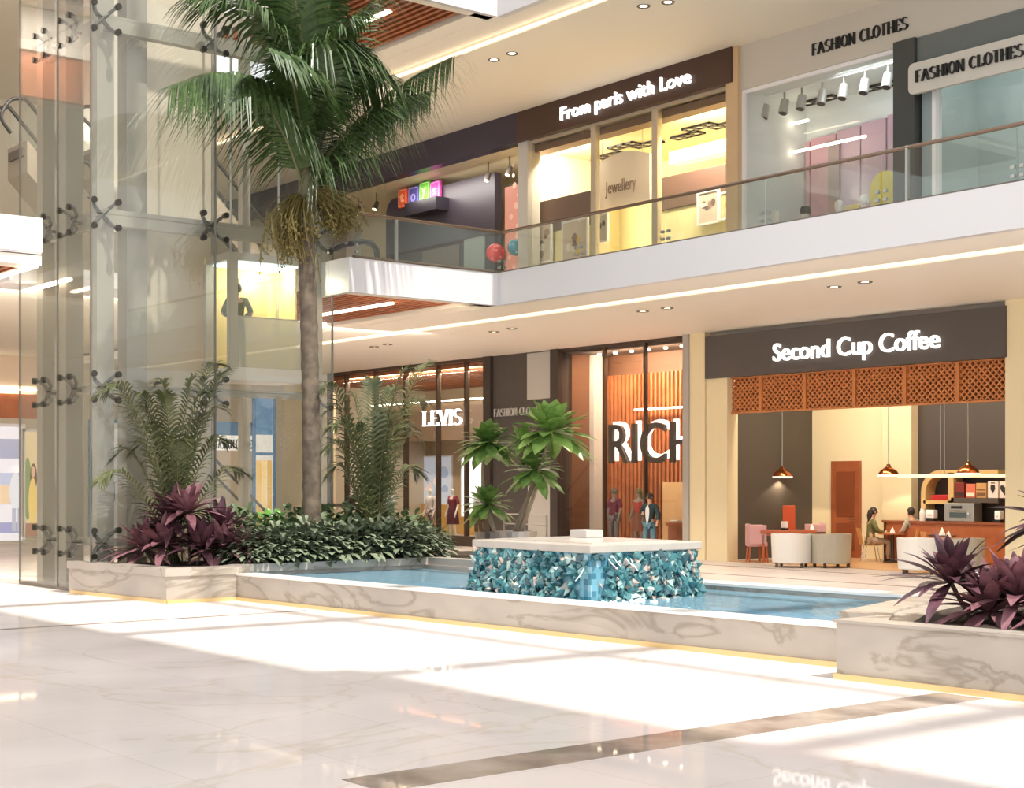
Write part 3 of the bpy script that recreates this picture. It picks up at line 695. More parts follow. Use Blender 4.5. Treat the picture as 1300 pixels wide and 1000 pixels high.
for i, px in enumerate((971, 996, 1018, 1044, 1071, 1098, 1127)):
    p = at(px, 118-i*7.7, Y=YU+.7)
    nm = ['first','second','third','fourth','fifth','sixth','seventh'][i]
    t = thing('track_spotlight', nm+' spotlight from the left on the track of the fashion shop', 'spotlight', (p.x, YU+.7, zg-.055), group=None)
    add('head', MB().tube([(0, .02, -.18), (0, -.06, -.5)], [.1, .115], 12), mat('spot_grey', (186, 184, 178), .4, .3), t, world=False)
    add('stem', MB().tube([(0, 0, 0), (0, 0, -.22)], .025, 6), M_STEEL, t, world=False)
    add('lens', MB().tube([(0, -.061, -.502), (0, -.064, -.51)], .095, 12), mat('spot_lens', (40, 38, 36), .3), t, world=False)
solo('light_track', MB().box(xu(948), xu(1141), YU+.66, YU+.74, zg-.05, zg-.02), M_WHITE, 'white ceiling track carrying seven spotlights in the fashion shop', 'track')
zc = zg-.03
for px, py, l in ((1040, 126, 'black frame light in the fashion shop ceiling below the track'), (1118, 108, 'black frame light by the dark post in the fashion ceiling')): grid_light(px, py, zc, l)
grid_light(1112, 137, zc, 'grey grille at the back of the fashion ceiling', 4, .4, mat('grille_grey', (110, 112, 112), .5))
zc = zst-1.11
for px, py, l in ((1268, 127, 'black twin light highest in the right fashion window'), (1245, 140, 'black twin light below the first in the right fashion window'), (1277, 151, 'black twin light at the right edge of the right fashion window'), (1262, 171, 'small black twin light above the rail in the right window'), (1246, 182, 'black twin light lowest in the right fashion window')): grid_light(px, py, zc, l, 2, .45)
grid_light(1222, 162, zc, 'dark grille at the left of the right fashion window ceiling', 4, .45, mat('grille_grey', (110, 112, 112), .5))
for a, b, l in (((946, 173), (1026, 153), 'upper thin light line in the fashion shop'), ((978, 201), (1099, 172), 'lower thin light line in the fashion shop')):
    p = at(*a, Y=YF-.6); q = at(*b, Y=YF-.6); q.z = p.z; strip(p, q, l, .03)
M_PINK = mat('lilac_panel', (206, 176, 190), .4); M_PINK2 = mat('rose_panel', (214, 168, 178), .4)
xx = [998, 1029, 1062, 1093, 1126, 1142]
for i in range(5):
    p, q = at(xx[i], 300, Y=YF-.1), at(xx[i+1], 300, Y=YF-.1); p.x = max(p.x, xu(942)+.14)
    solo('display_board', MB().box(p.x+.02, q.x-.02, YF-.12, YF-.04, ZF2+.02, zy(1000, 183, YF-.3)+.05*i), M_PINK2 if i < 2 else M_PINK, ['first','second','third','fourth','fifth'][i]+' pink back panel from the left in the fashion shop', 'display panel', bevel=.01)
solo('display_board', MB().box(at(1044, 200, Y=YF-.4).x, at(1058, 200, Y=YF-.4).x, YF-.2, YF-.14, ZF2+.02, zy(1050, 177, YF-.4)), mat('grey_brown_panel', (176, 158, 156), .5), 'narrow grey brown strip between the pink panels', 'display panel')
# plate with capitals at the right edge
a, b = at(1153, 84, Y=YU-.5), at(1310, 62, Y=YU-.5)
zt_ = zy(1153, 82, YU-.5); zb_ = zy(1153, 121, YU-.5)
t = thing('sign_plate', 'pale rounded plate with black capitals at the right edge', 'sign', (a.x, YU-.5, zb_))
pl = MB(); r_ = .12
x0_, x1_ = a.x, at(1330, 62, Y=YU-.5).x
poly = []
for cx, cz, a0 in ((x0_+r_, zb_+r_, 180), (x1_-r_, zb_+r_, 270), (x1_-r_, zt_-r_, 0), (x0_+r_, zt_-r_, 90)):
    for i in range(5):
        an = math.radians(a0+i*22.5); poly.append((cx+r_*math.cos(an), cz+r_*math.sin(an)))
n_ = len(poly); pl.add([(x, YU-.5, z) for x, z in poly]+[(x, YU-.4, z) for x, z in poly], [tuple(range(n_)), tuple(range(2*n_-1, n_-1, -1))]+[(i, (i+1)%n_, n_+(i+1)%n_, n_+i) for i in range(n_)])
add('plate', pl, mat('plate_grey', (206, 200, 190), .45), t)
p0, p1 = at(1163, 105, Y=YU-.52), at(1300, 72, Y=YU-.52); p1.z = p0.z
add('lettering', strokes_on(MB(), 'FASHION CLOTHES', p0, p1, .24, .04, (0,-1,0), .17, .045), M_BLACK, t)
add('bracket', MB().box(a.x+.3, a.x+.4, YU-.42, YU-.2, zb_+.2, zb_+.3), M_STEEL, t)
# --- toy shop
YT = 29.6
struct('wall_toy', MB().box(-46, xu(664), YT, YT+.1, ZF2, Z2).box(xu(664)-.1, xu(664), YU+.3, YT, ZF2, zsb), mat('toy_wall', (206, 190, 160), .6))
struct('ceiling_toy', MB().box(-46, xu(664), YU+.11, YT, zsb+.02, zsb+.08), mat('toy_ceiling', (222, 206, 174), .6))
YQ = YU+1.0
a, b = at(490, 268, Y=YQ), at(628, 345, Y=YQ)
ztop = zy(575, 232, YQ)
poly = [(a.x, ZF2+.02), (b.x, ZF2+.02), (b.x, ztop)]+[(a.x+.5-.5*math.sin(i*math.pi/10), ztop-.5+.5*math.cos(i*math.pi/10)) for i in range(6)]
m = MB(); n_ = len(poly); m.add([(x, YQ, z) for x, z in poly]+[(x, YQ+.25, z) for x, z in poly], [tuple(range(n_)), tuple(range(2*n_-1, n_-1, -1))]+[(i, (i+1)%n_, n_+(i+1)%n_, n_+i) for i in range(n_)])
t = thing('shop_portal', 'dark rounded portal of the toy shop behind the glass rail', 'portal', ((a.x+b.x)/2, YQ, ZF2))
add('portal_frame', m, mat('plum_portal', (58, 50, 60), .4), t)
add('door_leaf', MB().box(at(537, 300, Y=YQ-.03).x, at(583, 300, Y=YQ-.03).x, YQ-.06, YQ-.005, ZF2+.02, ZF2+2.9), mat('door_taupe', (92, 82, 76), .35), t)
add('glass_leaf', MB().box(at(590, 300, Y=YQ-.03).x, at(615, 300, Y=YQ-.03).x, YQ-.06, YQ-.005, ZF2+.02, ZF2+3.0), mat('door_grey_glass', (128, 136, 132), .15), t)
add('canopy', MB().box(at(530, 260, Y=YQ).x, at(570, 260, Y=YQ).x, YQ-.5, YQ, zy(550, 272, YQ), zy(550, 256, YQ)), mat('canopy_plum', (40, 36, 46), .4), t)
bx = [(505, 516, 241, 262, (236, 92, 50)), (518, 531, 238, 262, (92, 84, 160)), (532, 545, 232, 256, (110, 190, 70)), (546, 558, 231, 254, (198, 70, 150))]
t = thing('toy_sign', 'four coloured letter tiles on the dark toy shop portal', 'sign', (at(532, 250, Y=YQ-.1).x, YQ-.1, zy(532, 262, YQ)))
for i, (q0, q1, r0, r1, c) in enumerate(bx):
    a, b = at(q0, r0, Y=YQ-.12), at(q1, r1, Y=YQ-.12)
    tl = add('letter_tile', MB().box(a.x, b.x, YQ-.12, YQ-.01, b.z, a.z), mat('tile_%d' % i, c, .4), t, bevel=.03)
    tl['label'] = ['orange letter tile', 'violet letter tile', 'green letter tile', 'magenta letter tile'][i]
    w_ = b.x-a.x; h_ = a.z-b.z
    e = MB()
    for (u0, u1, v0, v1) in ((.06,.94,.06,.1),(.06,.94,.9,.94),(.06,.1,.06,.94),(.9,.94,.06,.94)): e.box(a.x+u0*w_, a.x+u1*w_, YQ-.125, YQ-.119, b.z+v0*h_, b.z+v1*h_)
    ch = 'toys'[i]; p0 = Vector((a.x+.28*w_, YQ-.12, b.z+(.3 if ch != 'y' else .38)*h_)); p1 = p0+Vector((.44*w_, 0, 0))
    text_on(e, ch, p0, p1, .52*h_, .02, (0,-1,0), .02)
    add('letter', e, mat('tile_print_%d' % i, tuple(min(255, v+90) for v in c), .4), tl)
for a, b, l in (((578, 313), (596, 314), 'short light line reflected at the toy shop door'), ((612, 335), (632, 339), 'short light line low beside the red ball')):
    pass
a, b = at(641, 238, Y=YU+.3), at(663, 330, Y=YU+.3)
t = thing('display_board', 'tall pink display panel with circles beside the toy shop portal', 'display panel', ((a.x+b.x)/2, YU+.3, ZF2))
add('board', MB().box(a.x, b.x, YU+.3, YU+.4, ZF2+.02, a.z), mat('coral_panel', (226, 160, 146), .5), t)
e = MB(); r = random.Random(4)
for i in range(16):
    cx = r.uniform(a.x+.12, b.x-.12); cz = ZF2+.3+i*.29; rr = r.uniform(.05, .11)
    e.add([(cx+rr*math.cos(k*math.pi/6), YU+.298-.0005*i, cz+rr*math.sin(k*math.pi/6)) for k in range(12)], [tuple(range(12))])
add('printed_circles', e, mat('coral_print', (240, 196, 180), .5), t)
for px, py, rr, c, l in ((629, 321, .27, (206, 52, 48), 'red patterned ball mounted low beside the pink panel'), (655, 314, .24, (60, 130, 150), 'teal patterned ball mounted on the pink panel')):
    p = at(px, py, Y=YU+.05)
    t = thing('display_ball', l, 'ball', p)
    add('ball', MB().ball((0,0,0), rr, 20, 12), mat('ball_%d' % c[0], c, .25), t, smooth=True, world=False)
    e = MB()
    for i in range(14):
        th = r.uniform(0, 6.28); ph = r.uniform(-.9, .9); d = Vector((math.cos(th)*math.cos(ph), math.sin(th)*math.cos(ph), math.sin(ph)))
        u = d.orthogonal().normalized(); w = d.cross(u); e.add([d*(rr+.004)+(u*math.cos(k*math.pi/4)+w*math.sin(k*math.pi/4))*.035 for k in range(8)], [tuple(range(8))])
    add('dots', e, mat('ball_dots_%d' % c[0], tuple(min(255, v+80) for v in c), .4), t, world=False)
    add('mount', MB().tube([(0, rr*.9, 0), (0, .45, 0)], .03, 8), M_STEEL, t, world=False)
for i, px in enumerate((455, 478, 620, 647)):
    p = at(px, 262-i*6, Y=YU+.8); 
    t = thing('track_spotlight', ['spotlight at the left end of the toy shop ceiling', 'second spotlight from the left in the toy shop ceiling', 'spotlight left of the pink panel in the toy shop', 'spotlight right above the pink panel'][i], 'spotlight', (p.x, YU+.8, zsb+.02))
    add('stem', MB().tube([(0,0,0),(0,0,-.35)], .02, 6), M_BRONZE, t, world=False)
    add('head', MB().tube([(0,.03,-.3),(0,-.08,-.55)], [.07,.09], 10), mat('lamp_dark', (70,62,56), .4), t, world=False)
    add('lens', MB().tube([(0,-.082,-.552),(0,-.086,-.56)], .07, 10), mat('lamp_glow', (255,240,215), .4, emit=(255,235,200), es=6), t, world=False)

# ================================================================== GLASS RAILINGS
def railing(label, pts, z0, z1, posts):
    """glass balustrade along a polyline of floor points"""
    t = thing('glass_railing', label, 'railing', (pts[0][0], pts[0][1], z0))
    top = [Vector((x, y, z1)) for x, y in pts]
    add('handrail', MB().tube(top, .035, 8), mat('rail_bronze', (128, 108, 92), .25, .7), t)
    for (x0, y0), (x1, y1) in zip(pts[:-1], pts[1:]):
        L = math.hypot(x1-x0, y1-y0); n = max(1, round(L/2.6)); d = Vector((x1-x0, y1-y0, 0))/L; s = d.cross(UP)*.008
        for i in range(n):
            a = Vector((x0, y0, z0+.04))+d*(L*i/n+.02); b = Vector((x0, y0, z0+.04))+d*(L*(i+1)/n-.02); h = UP*(z1-z0-.08)
            add('glass_panel', MB().add([a-s, b-s, b+s, a+s, a-s+h, b-s+h, b+s+h, a+s+h], [(0,3,2,1),(4,5,6,7),(0,1,5,4),(1,2,6,5),(2,3,7,6),(3,0,4,7)]), M_G_RAIL, t)
            for q, e in ((a, 1), (b, -1)):
                for zz in (.08, .22): add('clamp', MB().obox(q+d*(.06*e)+UP*zz, .07, .05, .05), M_STEEL, t)
    for (x, y) in posts:
        pm_ = MB().box(x-.025, x+.025, y-.03, y+.03, z0, z1+.03); add('post', pm_, M_STEEL, t)
    add('base_channel', MB().tube([Vector((x, y, z0+.02)) for x, y in pts], .03, 6), mat('channel', (120, 108, 96), .3, .6), t)
px_ = at(1152, 200, Y=YP).x
railing('long glass balcony rail in front of the upper shops', [(XC, YP), (-8, YP)], 6.64, 7.54, [(px_, YP)])
railing('short glass rail on the cross balcony in front of the toy shop', [(XC, 16.45), (XC, YP)], 6.64, 7.54, [(XC, at(503, 290, X=XC).y)])
# ================================================================== GLASS LIFT SHAFT
XE, YE0, YE1, XEB = -26.6, 11.2, 16.42, -30.2
LV = (0.93, 3.85, 7.08, 10.75, 14.2)
t = thing('lift_shaft', 'tall glass lift shaft with grey frame and spider fittings left of the palm', 'lift shaft', (XE, YE0, 0))
def col(x, y, w, name='column'): add(name, MB().box(x-w/2, x+w/2, y-w/2, y+w/2, 0, 14.85), M_COLUMN, t)
col(XE-.55, YE0+.45, .34); col(XE-1.95, YE0+.42, .36); col(XEB+.3, YE0+.45, .3)
col(XE-.4, YE1-.12, .16); col(XEB+.2, YE1-.2, .2)
col(XE-.9, at(168, 300, X=XE-.9).y, .42); 
cy0, cy1 = at(186, 300, X=-28.9).y, at(268, 300, X=-28.9).y
add('core_panel', MB().box(-29.1, -28.9, cy0, cy1, 0, 14.85), mat('core_panel', (204, 192, 172), .5), t)
add('core_edge', MB().box(-29.15, -28.85, cy1, cy1+.1, 0, 14.85), M_COLUMN, t)
add('rear_wall', MB().box(XEB-.05, XEB+.0, cy0-.6, YE1-2.2, 7.4, 14.85), mat('rear_wall', (214, 206, 190), .5), t)
for i, z in enumerate(LV):
    h = .3 if z > 5 else .14
    add('beam', MB().box(XE-.5, XE-.3, YE0+.4, YE1-.1, z-h/2, z+h/2), M_COLUMN, t)
    add('beam', MB().box(XEB+.3, XE-.5, YE0+.35, YE0+.5, z-h/2, z+h/2), M_COLUMN, t)
ym = at(273, 300, X=XE).y
zs_ = [0.02]+list(LV)
zseg = [(zs_[0], zs_[1])]+[(zs_[i], zs_[i+1]) for i in range(1, len(zs_)-1)]
xm = at(73, 600, Y=YE0).x
for z0_, z1_ in zseg:
    for (a, b) in ((YE0, ym), (ym, YE1)): add('glass_panel', MB().box(XE-.02, XE, a+.01, b-.01, z0_+.01, z1_-.01), M_G_SHAFT, t)
    for (a, b) in ((XEB, xm), (xm, XE)): add('glass_panel', MB().box(a+.01, b-.01, YE0, YE0+.02, z0_+.01, z1_-.01), M_G_SHAFT, t)
M_JOINT = mat('joint_seal', (112, 108, 98), .5)
for (x, y) in ((XE, YE0), (XE, ym), (XE, YE1), (xm, YE0), (XEB, YE0)): add('joint', MB().box(x-.022, x+.012, y-.012, y+.022, 0, 14.85), M_JOINT, t)
def spider(p, u, nrm, names='spider_fitting'):
    """four-armed fitting; u: direction along the glass, nrm: into the shaft"""
    p = Vector(p); m = MB(); c = p+nrm*.2
    m.tube([c, p+nrm*.42], .035, 6)
    for a in (-1, 1):
        for b in (-1, 1):
            e = p+u*(a*.24)+UP*(b*.24)
            m.tube([c, c+u*(a*.13)+UP*(b*.13), e+nrm*.1, e+nrm*.02], [.045, .04, .032, .03], 6)
            m.tube([e+nrm*.06, e-nrm*.03], .062, 8)
    add(names, m, M_SPIDER, t)
for z in LV[:4]:
    for y in (YE0+.3, ym, YE1-.28): spider((XE, y, z), Vector((0,1,0)), Vector((-1,0,0)))
    for x in (at(81, 600, Y=YE0).x, at(49, 600, Y=YE0).x): spider((x, YE0, z), Vector((1,0,0)), Vector((0,1,0)))
add('base_sill', MB().box(XEB, XE+.02, YE0-.02, YE0+.25, 0, .05).box(XE-.25, XE+.02, YE0, YE1, 0, .05), mat('sill', (128, 118, 108), .4), t)
# --- lift cabin
XA0, XA1 = -28.3, -27.25
ya0, ya1 = at(292, 400, X=XA1).y, at(386, 400, X=XA1).y
zc0, zc1, zc2, zc3 = at(293, 482, X=XA1).z, at(293, 464, X=XA1).z, at(293, 330, X=XA1).z, at(293, 319, X=XA1).z
t = thing('lift_cabin', 'lit lift cabin with yellow walls stopped high inside the glass shaft', 'lift', ((XA0+XA1)/2, (ya0+ya1)/2, zc0))
M_CAB = mat('cabin_frame', (178, 170, 154), .4, .2)
add('floor_pan', MB().box(XA0, XA1, ya0, ya1, zc0, zc1-.02), mat('cabin_skirt', (222, 212, 200), .4), t)
add('roof', MB().box(XA0, XA1, ya0, ya1, zc2+.02, zc3), M_CAB, t)
add('ceiling_light', MB().box(XA0+.08, XA1-.08, ya0+.1, ya1-.1, zc2-.02, zc2+.015), mat('cabin_lamp', (200, 232, 240), .5, emit=(205, 238, 246), es=1.6), t)
for (x, y) in ((XA0+.05, ya0+.05), (XA1-.05, ya0+.09), (XA1-.03, ya1-.03), (XA0+.05, ya1-.05)):
    w = .09 if y < ya0+.2 else .03
    add('corner_post', MB().box(x-w, x+w*.6, y-w, y+w, zc1-.02, zc2+.02), M_CAB, t)
add('back_wall', MB().box(XA0-.06, XA0-.01, ya0, ya1, zc0, zc3), mat('cabin_yellow', (232, 210, 140), .5), t)
add('door_panel', MB().box(XA0-.01, XA0+.03, ya0+.75, ya1-.3, zc1, zc2-.2), mat('cabin_tan', (206, 176, 112), .4), t)
add('side_wall', MB().box(XA0, XA1-.3, ya1-.04, ya1, zc1, zc2), mat('cabin_yellow', (232, 210, 140), .5), t)
add('lower_panel', MB().box(XA1-.03, XA1-.01, ya0+.12, ya1-.06, zc1-.02, zc1+1.0), glass('cabin_frosted', (.93,.92,.9), .06, .1, .45), t)
add('handrail', MB().tube([(XA1-.1, ya0+.15, zc1+1.02), (XA1-.1, ya1-.1, zc1+1.02)], .025, 8), M_CHROME, t)
for i, yy in enumerate((ya0+.3, ya1-.3)): add('hoist_rod', MB().tube([((XA0+XA1)/2, yy, zc3), ((XA0+XA1)/2, yy, 14.85)], .03, 6), M_STEEL, t)
ld = bpy.data.lights.new('cabin_light', 'POINT'); ld.energy = 45; ld.color = (1, .9, .66); ld.shadow_soft_size = .1
lo = bpy.data.objects.new('cabin_light', ld); lo.location = ((XA0+XA1)/2, (ya0+ya1)/2+.3, zc2-.25); COL.objects.link(lo)

# ================================================================== BACK HALL
struct('wall_left', MB().box(XB-.2, XB, -4, 38, 0, 16), mat('hall_wall', (206, 196, 176), .6))
struct('ceiling_hall', MB().box(XB, -33, -4, YP+.2, 6.3, 6.45), mat('hall_ceiling', (220, 210, 192), .6))
struct('ceiling_hall_upper', MB().box(XB, -31.5, -4, YP+.2, 14.9, 15.1), mat('hall_ceiling', (220, 210, 192), .6))
struct('trim_hall_cream', MB().box(-33.2, -33, 0, 11.6, 11.75, 12.7), M_CREAM)
struct('trim_hall_wood', MB().box(-33.3, -33.1, 0, 11.3, 10.75, 11.75), M_WOOD)
def hall(x0, x1, y0, y1, X=XB+.02, d=.06):
    a = at(x0, y0, X=X); b = at(x1, y1, X=X); return MB().box(X-.02, X+d, a.y, b.y, max(0, b.z), a.z)
struct('trim_hall_wood_band', hall(-60, 60, 497, 532), M_WOOD)
struct('trim_hall_bulkhead', hall(-60, 60, 430, 492, d=.12), mat('hall_bulkhead', (226, 202, 178), .6))
solo('linear_light', hall(-60, 45, 491, 496, d=.2), M_LED, 'low light line above the wooden band of the far left shop', 'ceiling light')
def hall_panel(name, x0, x1, y0, y1, rgb, label, cat, shapes=(), em=0, X=XB+.1, frame=None):
    a = at(x0, y0, X=X); b = at(x1, y1, X=X); bz = max(.02, b.z)
    t = thing(name, label, cat, (X, (a.y+b.y)/2, bz))
    add('face', MB().box(X-.02, X+.02, a.y, b.y, bz, a.z), mat('hp_%d_%d_%d_%d' % (rgb+(int(em*10),)), rgb, .45, emit=rgb if em else None, es=em), t)
    fr = frame or M_WHITE; w = .1
    add('frame', MB().box(X-.03, X+.05, a.y-w, a.y, bz, a.z+w).box(X-.03, X+.05, b.y, b.y+w, bz, a.z+w).box(X-.03, X+.05, a.y, b.y, a.z, a.z+w), fr, t)
    for i, (u0, u1, v0, v1, c, ell) in enumerate(shapes):
        p, q = at(u0, v0, X=X+.02), at(u1, v1, X=X+.02); cy, cz = (p.y+q.y)/2, (p.z+q.z)/2; ry, rz = (q.y-p.y)/2, (p.z-q.z)/2
        xx = X+.022+.002*i
        pts = [(xx, cy+ry*math.cos(k*math.pi/10), cz+rz*math.sin(k*math.pi/10)) for k in range(20)] if ell else [(xx, cy-ry, cz-rz), (xx, cy+ry, cz-rz), (xx, cy+ry, cz+rz), (xx, cy-ry, cz+rz)]
        add('printed_shape', MB().add(pts, [tuple(range(len(pts)))]), mat('hs_%d_%d_%d_%d' % (c+(int(em*10),)), c, .5, emit=c if em else None, es=em), t)
    return t
t = hall_panel('shop_poster', -50, 28, 540, 686, (214, 212, 218), 'large pale window poster with a silver figure at the far left', 'poster',
  [(-50, 28, 556, 582, (158, 160, 180), 0), (-50, 28, 600, 640, (176, 182, 204), 0), (-10, 20, 615, 640, (212, 190, 160), 1), (-50, 28, 664, 676, (150, 152, 186), 0), (14, 26, 590, 600, (232, 230, 232), 1), (12, 27, 600, 648, (206, 208, 214), 1), (15, 20, 645, 674, (170, 172, 184), 0), (22, 26, 645, 674, (170, 172, 184), 0)], .5)
hall_panel('shop_poster', 29, 47, 548, 680, (226, 206, 160), 'narrow poster of a person in a yellow dress beside the shaft corner', 'poster',
  [(30, 40, 580, 660, (126, 150, 84), 1), (38, 47, 588, 625, (90, 52, 36), 1), (36, 47, 606, 668, (240, 206, 116), 1), (39.5, 44.5, 592, 606, (226, 180, 150), 1), (29, 47, 664, 680, (160, 110, 84), 0)], .4)
hall_panel('shop_door', 116, 152, 536, 695, (214, 216, 212), 'tall blue framed glass door seen through the shaft', 'door', [(138, 150, 545, 568, (240, 244, 244), 0), (138, 150, 573, 668, (206, 204, 196), 0), (143, 146, 612, 636, (120, 124, 124), 0)], .15, frame=mat('blue_frame', (44, 130, 170), .4))
add('blue_jamb', hall(116, 137, 534, 676, X=XB+.13), mat('blue_frame', (44, 130, 170), .4), bpy.data.objects['shop_door'])
struct('column_hall', hall(150, 166, 470, 690, X=-46, d=.4), M_COLUMN)
struct('column_hall_pale', hall(166, 262, 470, 692, X=-47, d=.4), mat('pale_column2', (204, 198, 178), .5))
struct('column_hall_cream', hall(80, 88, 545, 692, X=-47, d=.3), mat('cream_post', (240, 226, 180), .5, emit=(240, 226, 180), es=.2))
t = thing('sign_plate', 'white sign with dark capitals seen through the lift shaft', 'sign', at(298, 570, X=-44))
a, b = at(270, 552, X=-44), at(326, 572, X=-44)
add('plate', MB().box(-44.05, -44, a.y, b.y, b.z, a.z), mat('sign_white', (236, 236, 232), .5, emit=(236,236,232), es=.3), t)
p0, p1 = at(274, 569, X=-43.98), at(323, 569, X=-43.98); p1.z = p0.z
add('lettering', strokes_on(MB(), 'FASHION CLOTHES', p0, p1, .3, .02, (1,0,0), .2, .08), M_BLACK, t)
add('blue_band', MB().box(-44.1, -44.02, a.y, b.y, a.z, at(270, 535, X=-44).z), mat('blue_band', (70, 118, 160), .5), t)
add('wall_plate', hall(262, 350, 572, 700, X=-44.1, d=.04), mat('shop_front_tan', (176, 158, 134), .6), t)
hall_panel('narrow_store', 324, 346, 500, 690, (222, 224, 222), 'narrow blue and white shopfront with yellow curtain behind the palm trunk', 'shopfront', [(324, 346, 502, 552, (84, 128, 170), 0), (324, 346, 574, 578, (70, 110, 150), 0), (325, 332, 584, 690, (226, 190, 110), 0), (333, 338, 584, 690, (240, 212, 140), 0), (339, 345, 584, 690, (220, 182, 100), 0)], .2, X=-43.9, frame=mat('blue_band', (70, 118, 160), .5))
struct('wall_hall_end', MB().box(XB, xs(417), YW-.05, YW+.02, 0, Z1), M_CREAM2)
def escalator(px0, py0, px1, py1, X, label, w=1.0):
    a, b = at(px0, py0, X=X), at(px1, py1, X=X)
    t = thing('escalator', label, 'escalator', (X, b.y, b.z-1.1))
    A, B = Vector((X, a.y, a.z-1.0)), Vector((X, b.y, b.z-1.0)); d = (B-A).normalized()
    tr = MB()
    n = Vector((1,0,0))
    for (o0, o1) in (((-w/2-.12), (w/2+.12)),):
        vs = []
        for P, e in ((A, -1), (B, 1)):
            for x in (o0, o1):
                for z in (-.75, -.02): vs.append(P+n*x+UP*z)
        tr.add(vs, [(0,1,3,2),(4,6,7,5),(0,4,5,1),(2,3,7,6),(1,5,7,3),(0,2,6,4)])
    add('truss', tr, mat('escalator_truss', (150, 138, 122), .4, .2), t)
    st = MB(); L = (B-A).length; k = int(L/.42)
    for i in range(k):
        P = A+d*(L*(i+.5)/k); st.box(X-w/2+.05, X+w/2-.05, P.y-.2, P.y+.2, P.z-.2, P.z)
    add('steps', st, mat('steps_grey', (96, 88, 80), .5, .3), t)
    for sx in (-1, 1):
        x = n*(sx*(w/2+.02))
        g = MB().add([A+x, B+x, B+x+UP*.88, A+x+UP*.88], [(0,1,2,3)])
        add('glass_balustrade', g, M_G_RAIL, t)
        e0 = A-Vector((0, d.y, 0))*.5; e1 = B+Vector((0, d.y, 0))*.5
        hp = [e0+x+UP*.1, e0+x+Vector((0,-.22,0))*(1 if d.y > 0 else -1)+UP*.45, e0+x+UP*.86, A+x+UP*.95, B+x+UP*.95, e1+x+UP*.9, e1+x+Vector((0,.22,0))*(1 if d.y > 0 else -1)+UP*.5, e1+x+UP*.1]
        add('handrail', MB().tube(cr(hp[:4], 5)+cr(hp[4:], 5), .045, 8), M_BLACKRUB, t)
    return t
escalator(22, 128, 84, 205, -34.5, 'escalator descending behind the left glass of the lift shaft')
escalator(112, 138, 300, 335, -36, 'long escalator passing behind the middle of the lift shaft')
escalator(262, 205, 372, 345, -37, 'escalator going down behind the upper lift shaft')
escalator(262, 580, 330, 650, -41, 'escalator going down to the floor behind the small left palm')
# handrails of the escalator landings
m = MB().tube([at(418, 318, X=-28), at(440, 310, X=-28), at(460, 306.5, X=-28), at(472, 309, X=-28), at(478, 317, X=-28), at(480, 332, X=-28), Vector((-28, at(480, 332, X=-28).y, ZF2+.05))], .07, 8)
solo('escalator_handrail', m, M_BLACKRUB, 'curved dark handrail end behind the cross balcony', 'handrail')
P = [at(404, 641, Y=22.5), at(455, 641, Y=22.5), at(470, 645, Y=22.5), at(478, 655, Y=22.5)]
m = MB().tube(P+[Vector((P[-1].x+.1, 22.5, 0))], .045, 8)
for q in (P[0], P[1]): m.tube([q, Vector((q.x, 22.5, 0))], .03, 6)
solo('floor_handrail', m, M_BRONZE, 'low dark curved handrail on the floor behind the small right palm', 'handrail')

# ================================================================== PLANTED BED, POOL AND FOUNTAIN
def curb_ring(outer, z, w=.32): pass
ZB, ZC = .6, .47
bed = [(-27.15, 11.0), (-23.75, 11.35), (-23.6, 12.62), (-24.05, 13.2), (-24.05, 16.95), (-22.3, 17.0), (-22.3, 20.0), (-26.5, 20.0), (-26.5, 11.3), (-27.15, 11.2)]
struct('planter_left', MB().prism(bed, 0, ZB-.14), M_CURB)
def off_in(poly, d):
    n = len(poly); a = sum(poly[i][0]*poly[(i+1)%n][1]-poly[(i+1)%n][0]*poly[i][1] for i in range(n)); s = 1 if a > 0 else -1; out = []
    for i in range(n):
        p0, p1, p2 = Vector(poly[i-1]), Vector(poly[i]), Vector(poly[(i+1)%n])
        e0 = (p1-p0).normalized(); e1 = (p2-p1).normalized(); n0 = Vector((-e0.y, e0.x))*s; n1 = Vector((-e1.y, e1.x))*s
        b = n0+n1; b = b/max(.2, b.dot(n0)); out.append(tuple(p1+b*d))
    return out
def cap_ring(name, poly, z0, z1, w, o=.025, mt=None):
    A = off_in(poly, -o); B = off_in(poly, w); n = len(poly); m = MB()
    vs = [(x,y,z0) for x,y in A]+[(x,y,z1) for x,y in A]+[(x,y,z0) for x,y in B]+[(x,y,z1) for x,y in B]
    fs = []
    for i in range(n):
        j = (i+1)%n; fs += [(i,j,n+j,n+i), (n+i,n+j,3*n+j,3*n+i), (2*n+j,2*n+i,3*n+i,3*n+j), (j,i,2*n+i,2*n+j)]
    m.add(vs, fs); return struct(name, m, mt or M_CURB)
bedcap = [(-27.15, 11.0), (-23.75, 11.35), (-23.6, 12.62), (-24.05, 13.2), (-24.05, 16.95), (-22.3, 17.0), (-22.3, 20.0), (-26.5, 20.0), (-26.5, 11.3), (-27.0, 11.25)]
struct('trim_planter_cap', MB().prism([(-27.18,10.97),(-23.72,11.32),(-23.57,12.64),(-23.99,13.2),(-23.99,16.99),(-22.27,17.02),(-22.27,20.03),(-22.6,20.03),(-22.6,17.3),(-24.35,17.3),(-24.35,13.0),(-23.95,12.5),(-24.05,11.65),(-26.5,11.4),(-26.5,11.18),(-27.18,11.15)], ZB-.14, ZB), M_CURB)
struct('planter_soil', MB().prism([(-26.5,11.4),(-24.05,11.65),(-23.95,12.5),(-24.35,13.0),(-24.35,17.3),(-22.6,17.3),(-22.6,19.9),(-26.5,19.9)], ZB-.14, ZB-.05), M_SOIL)
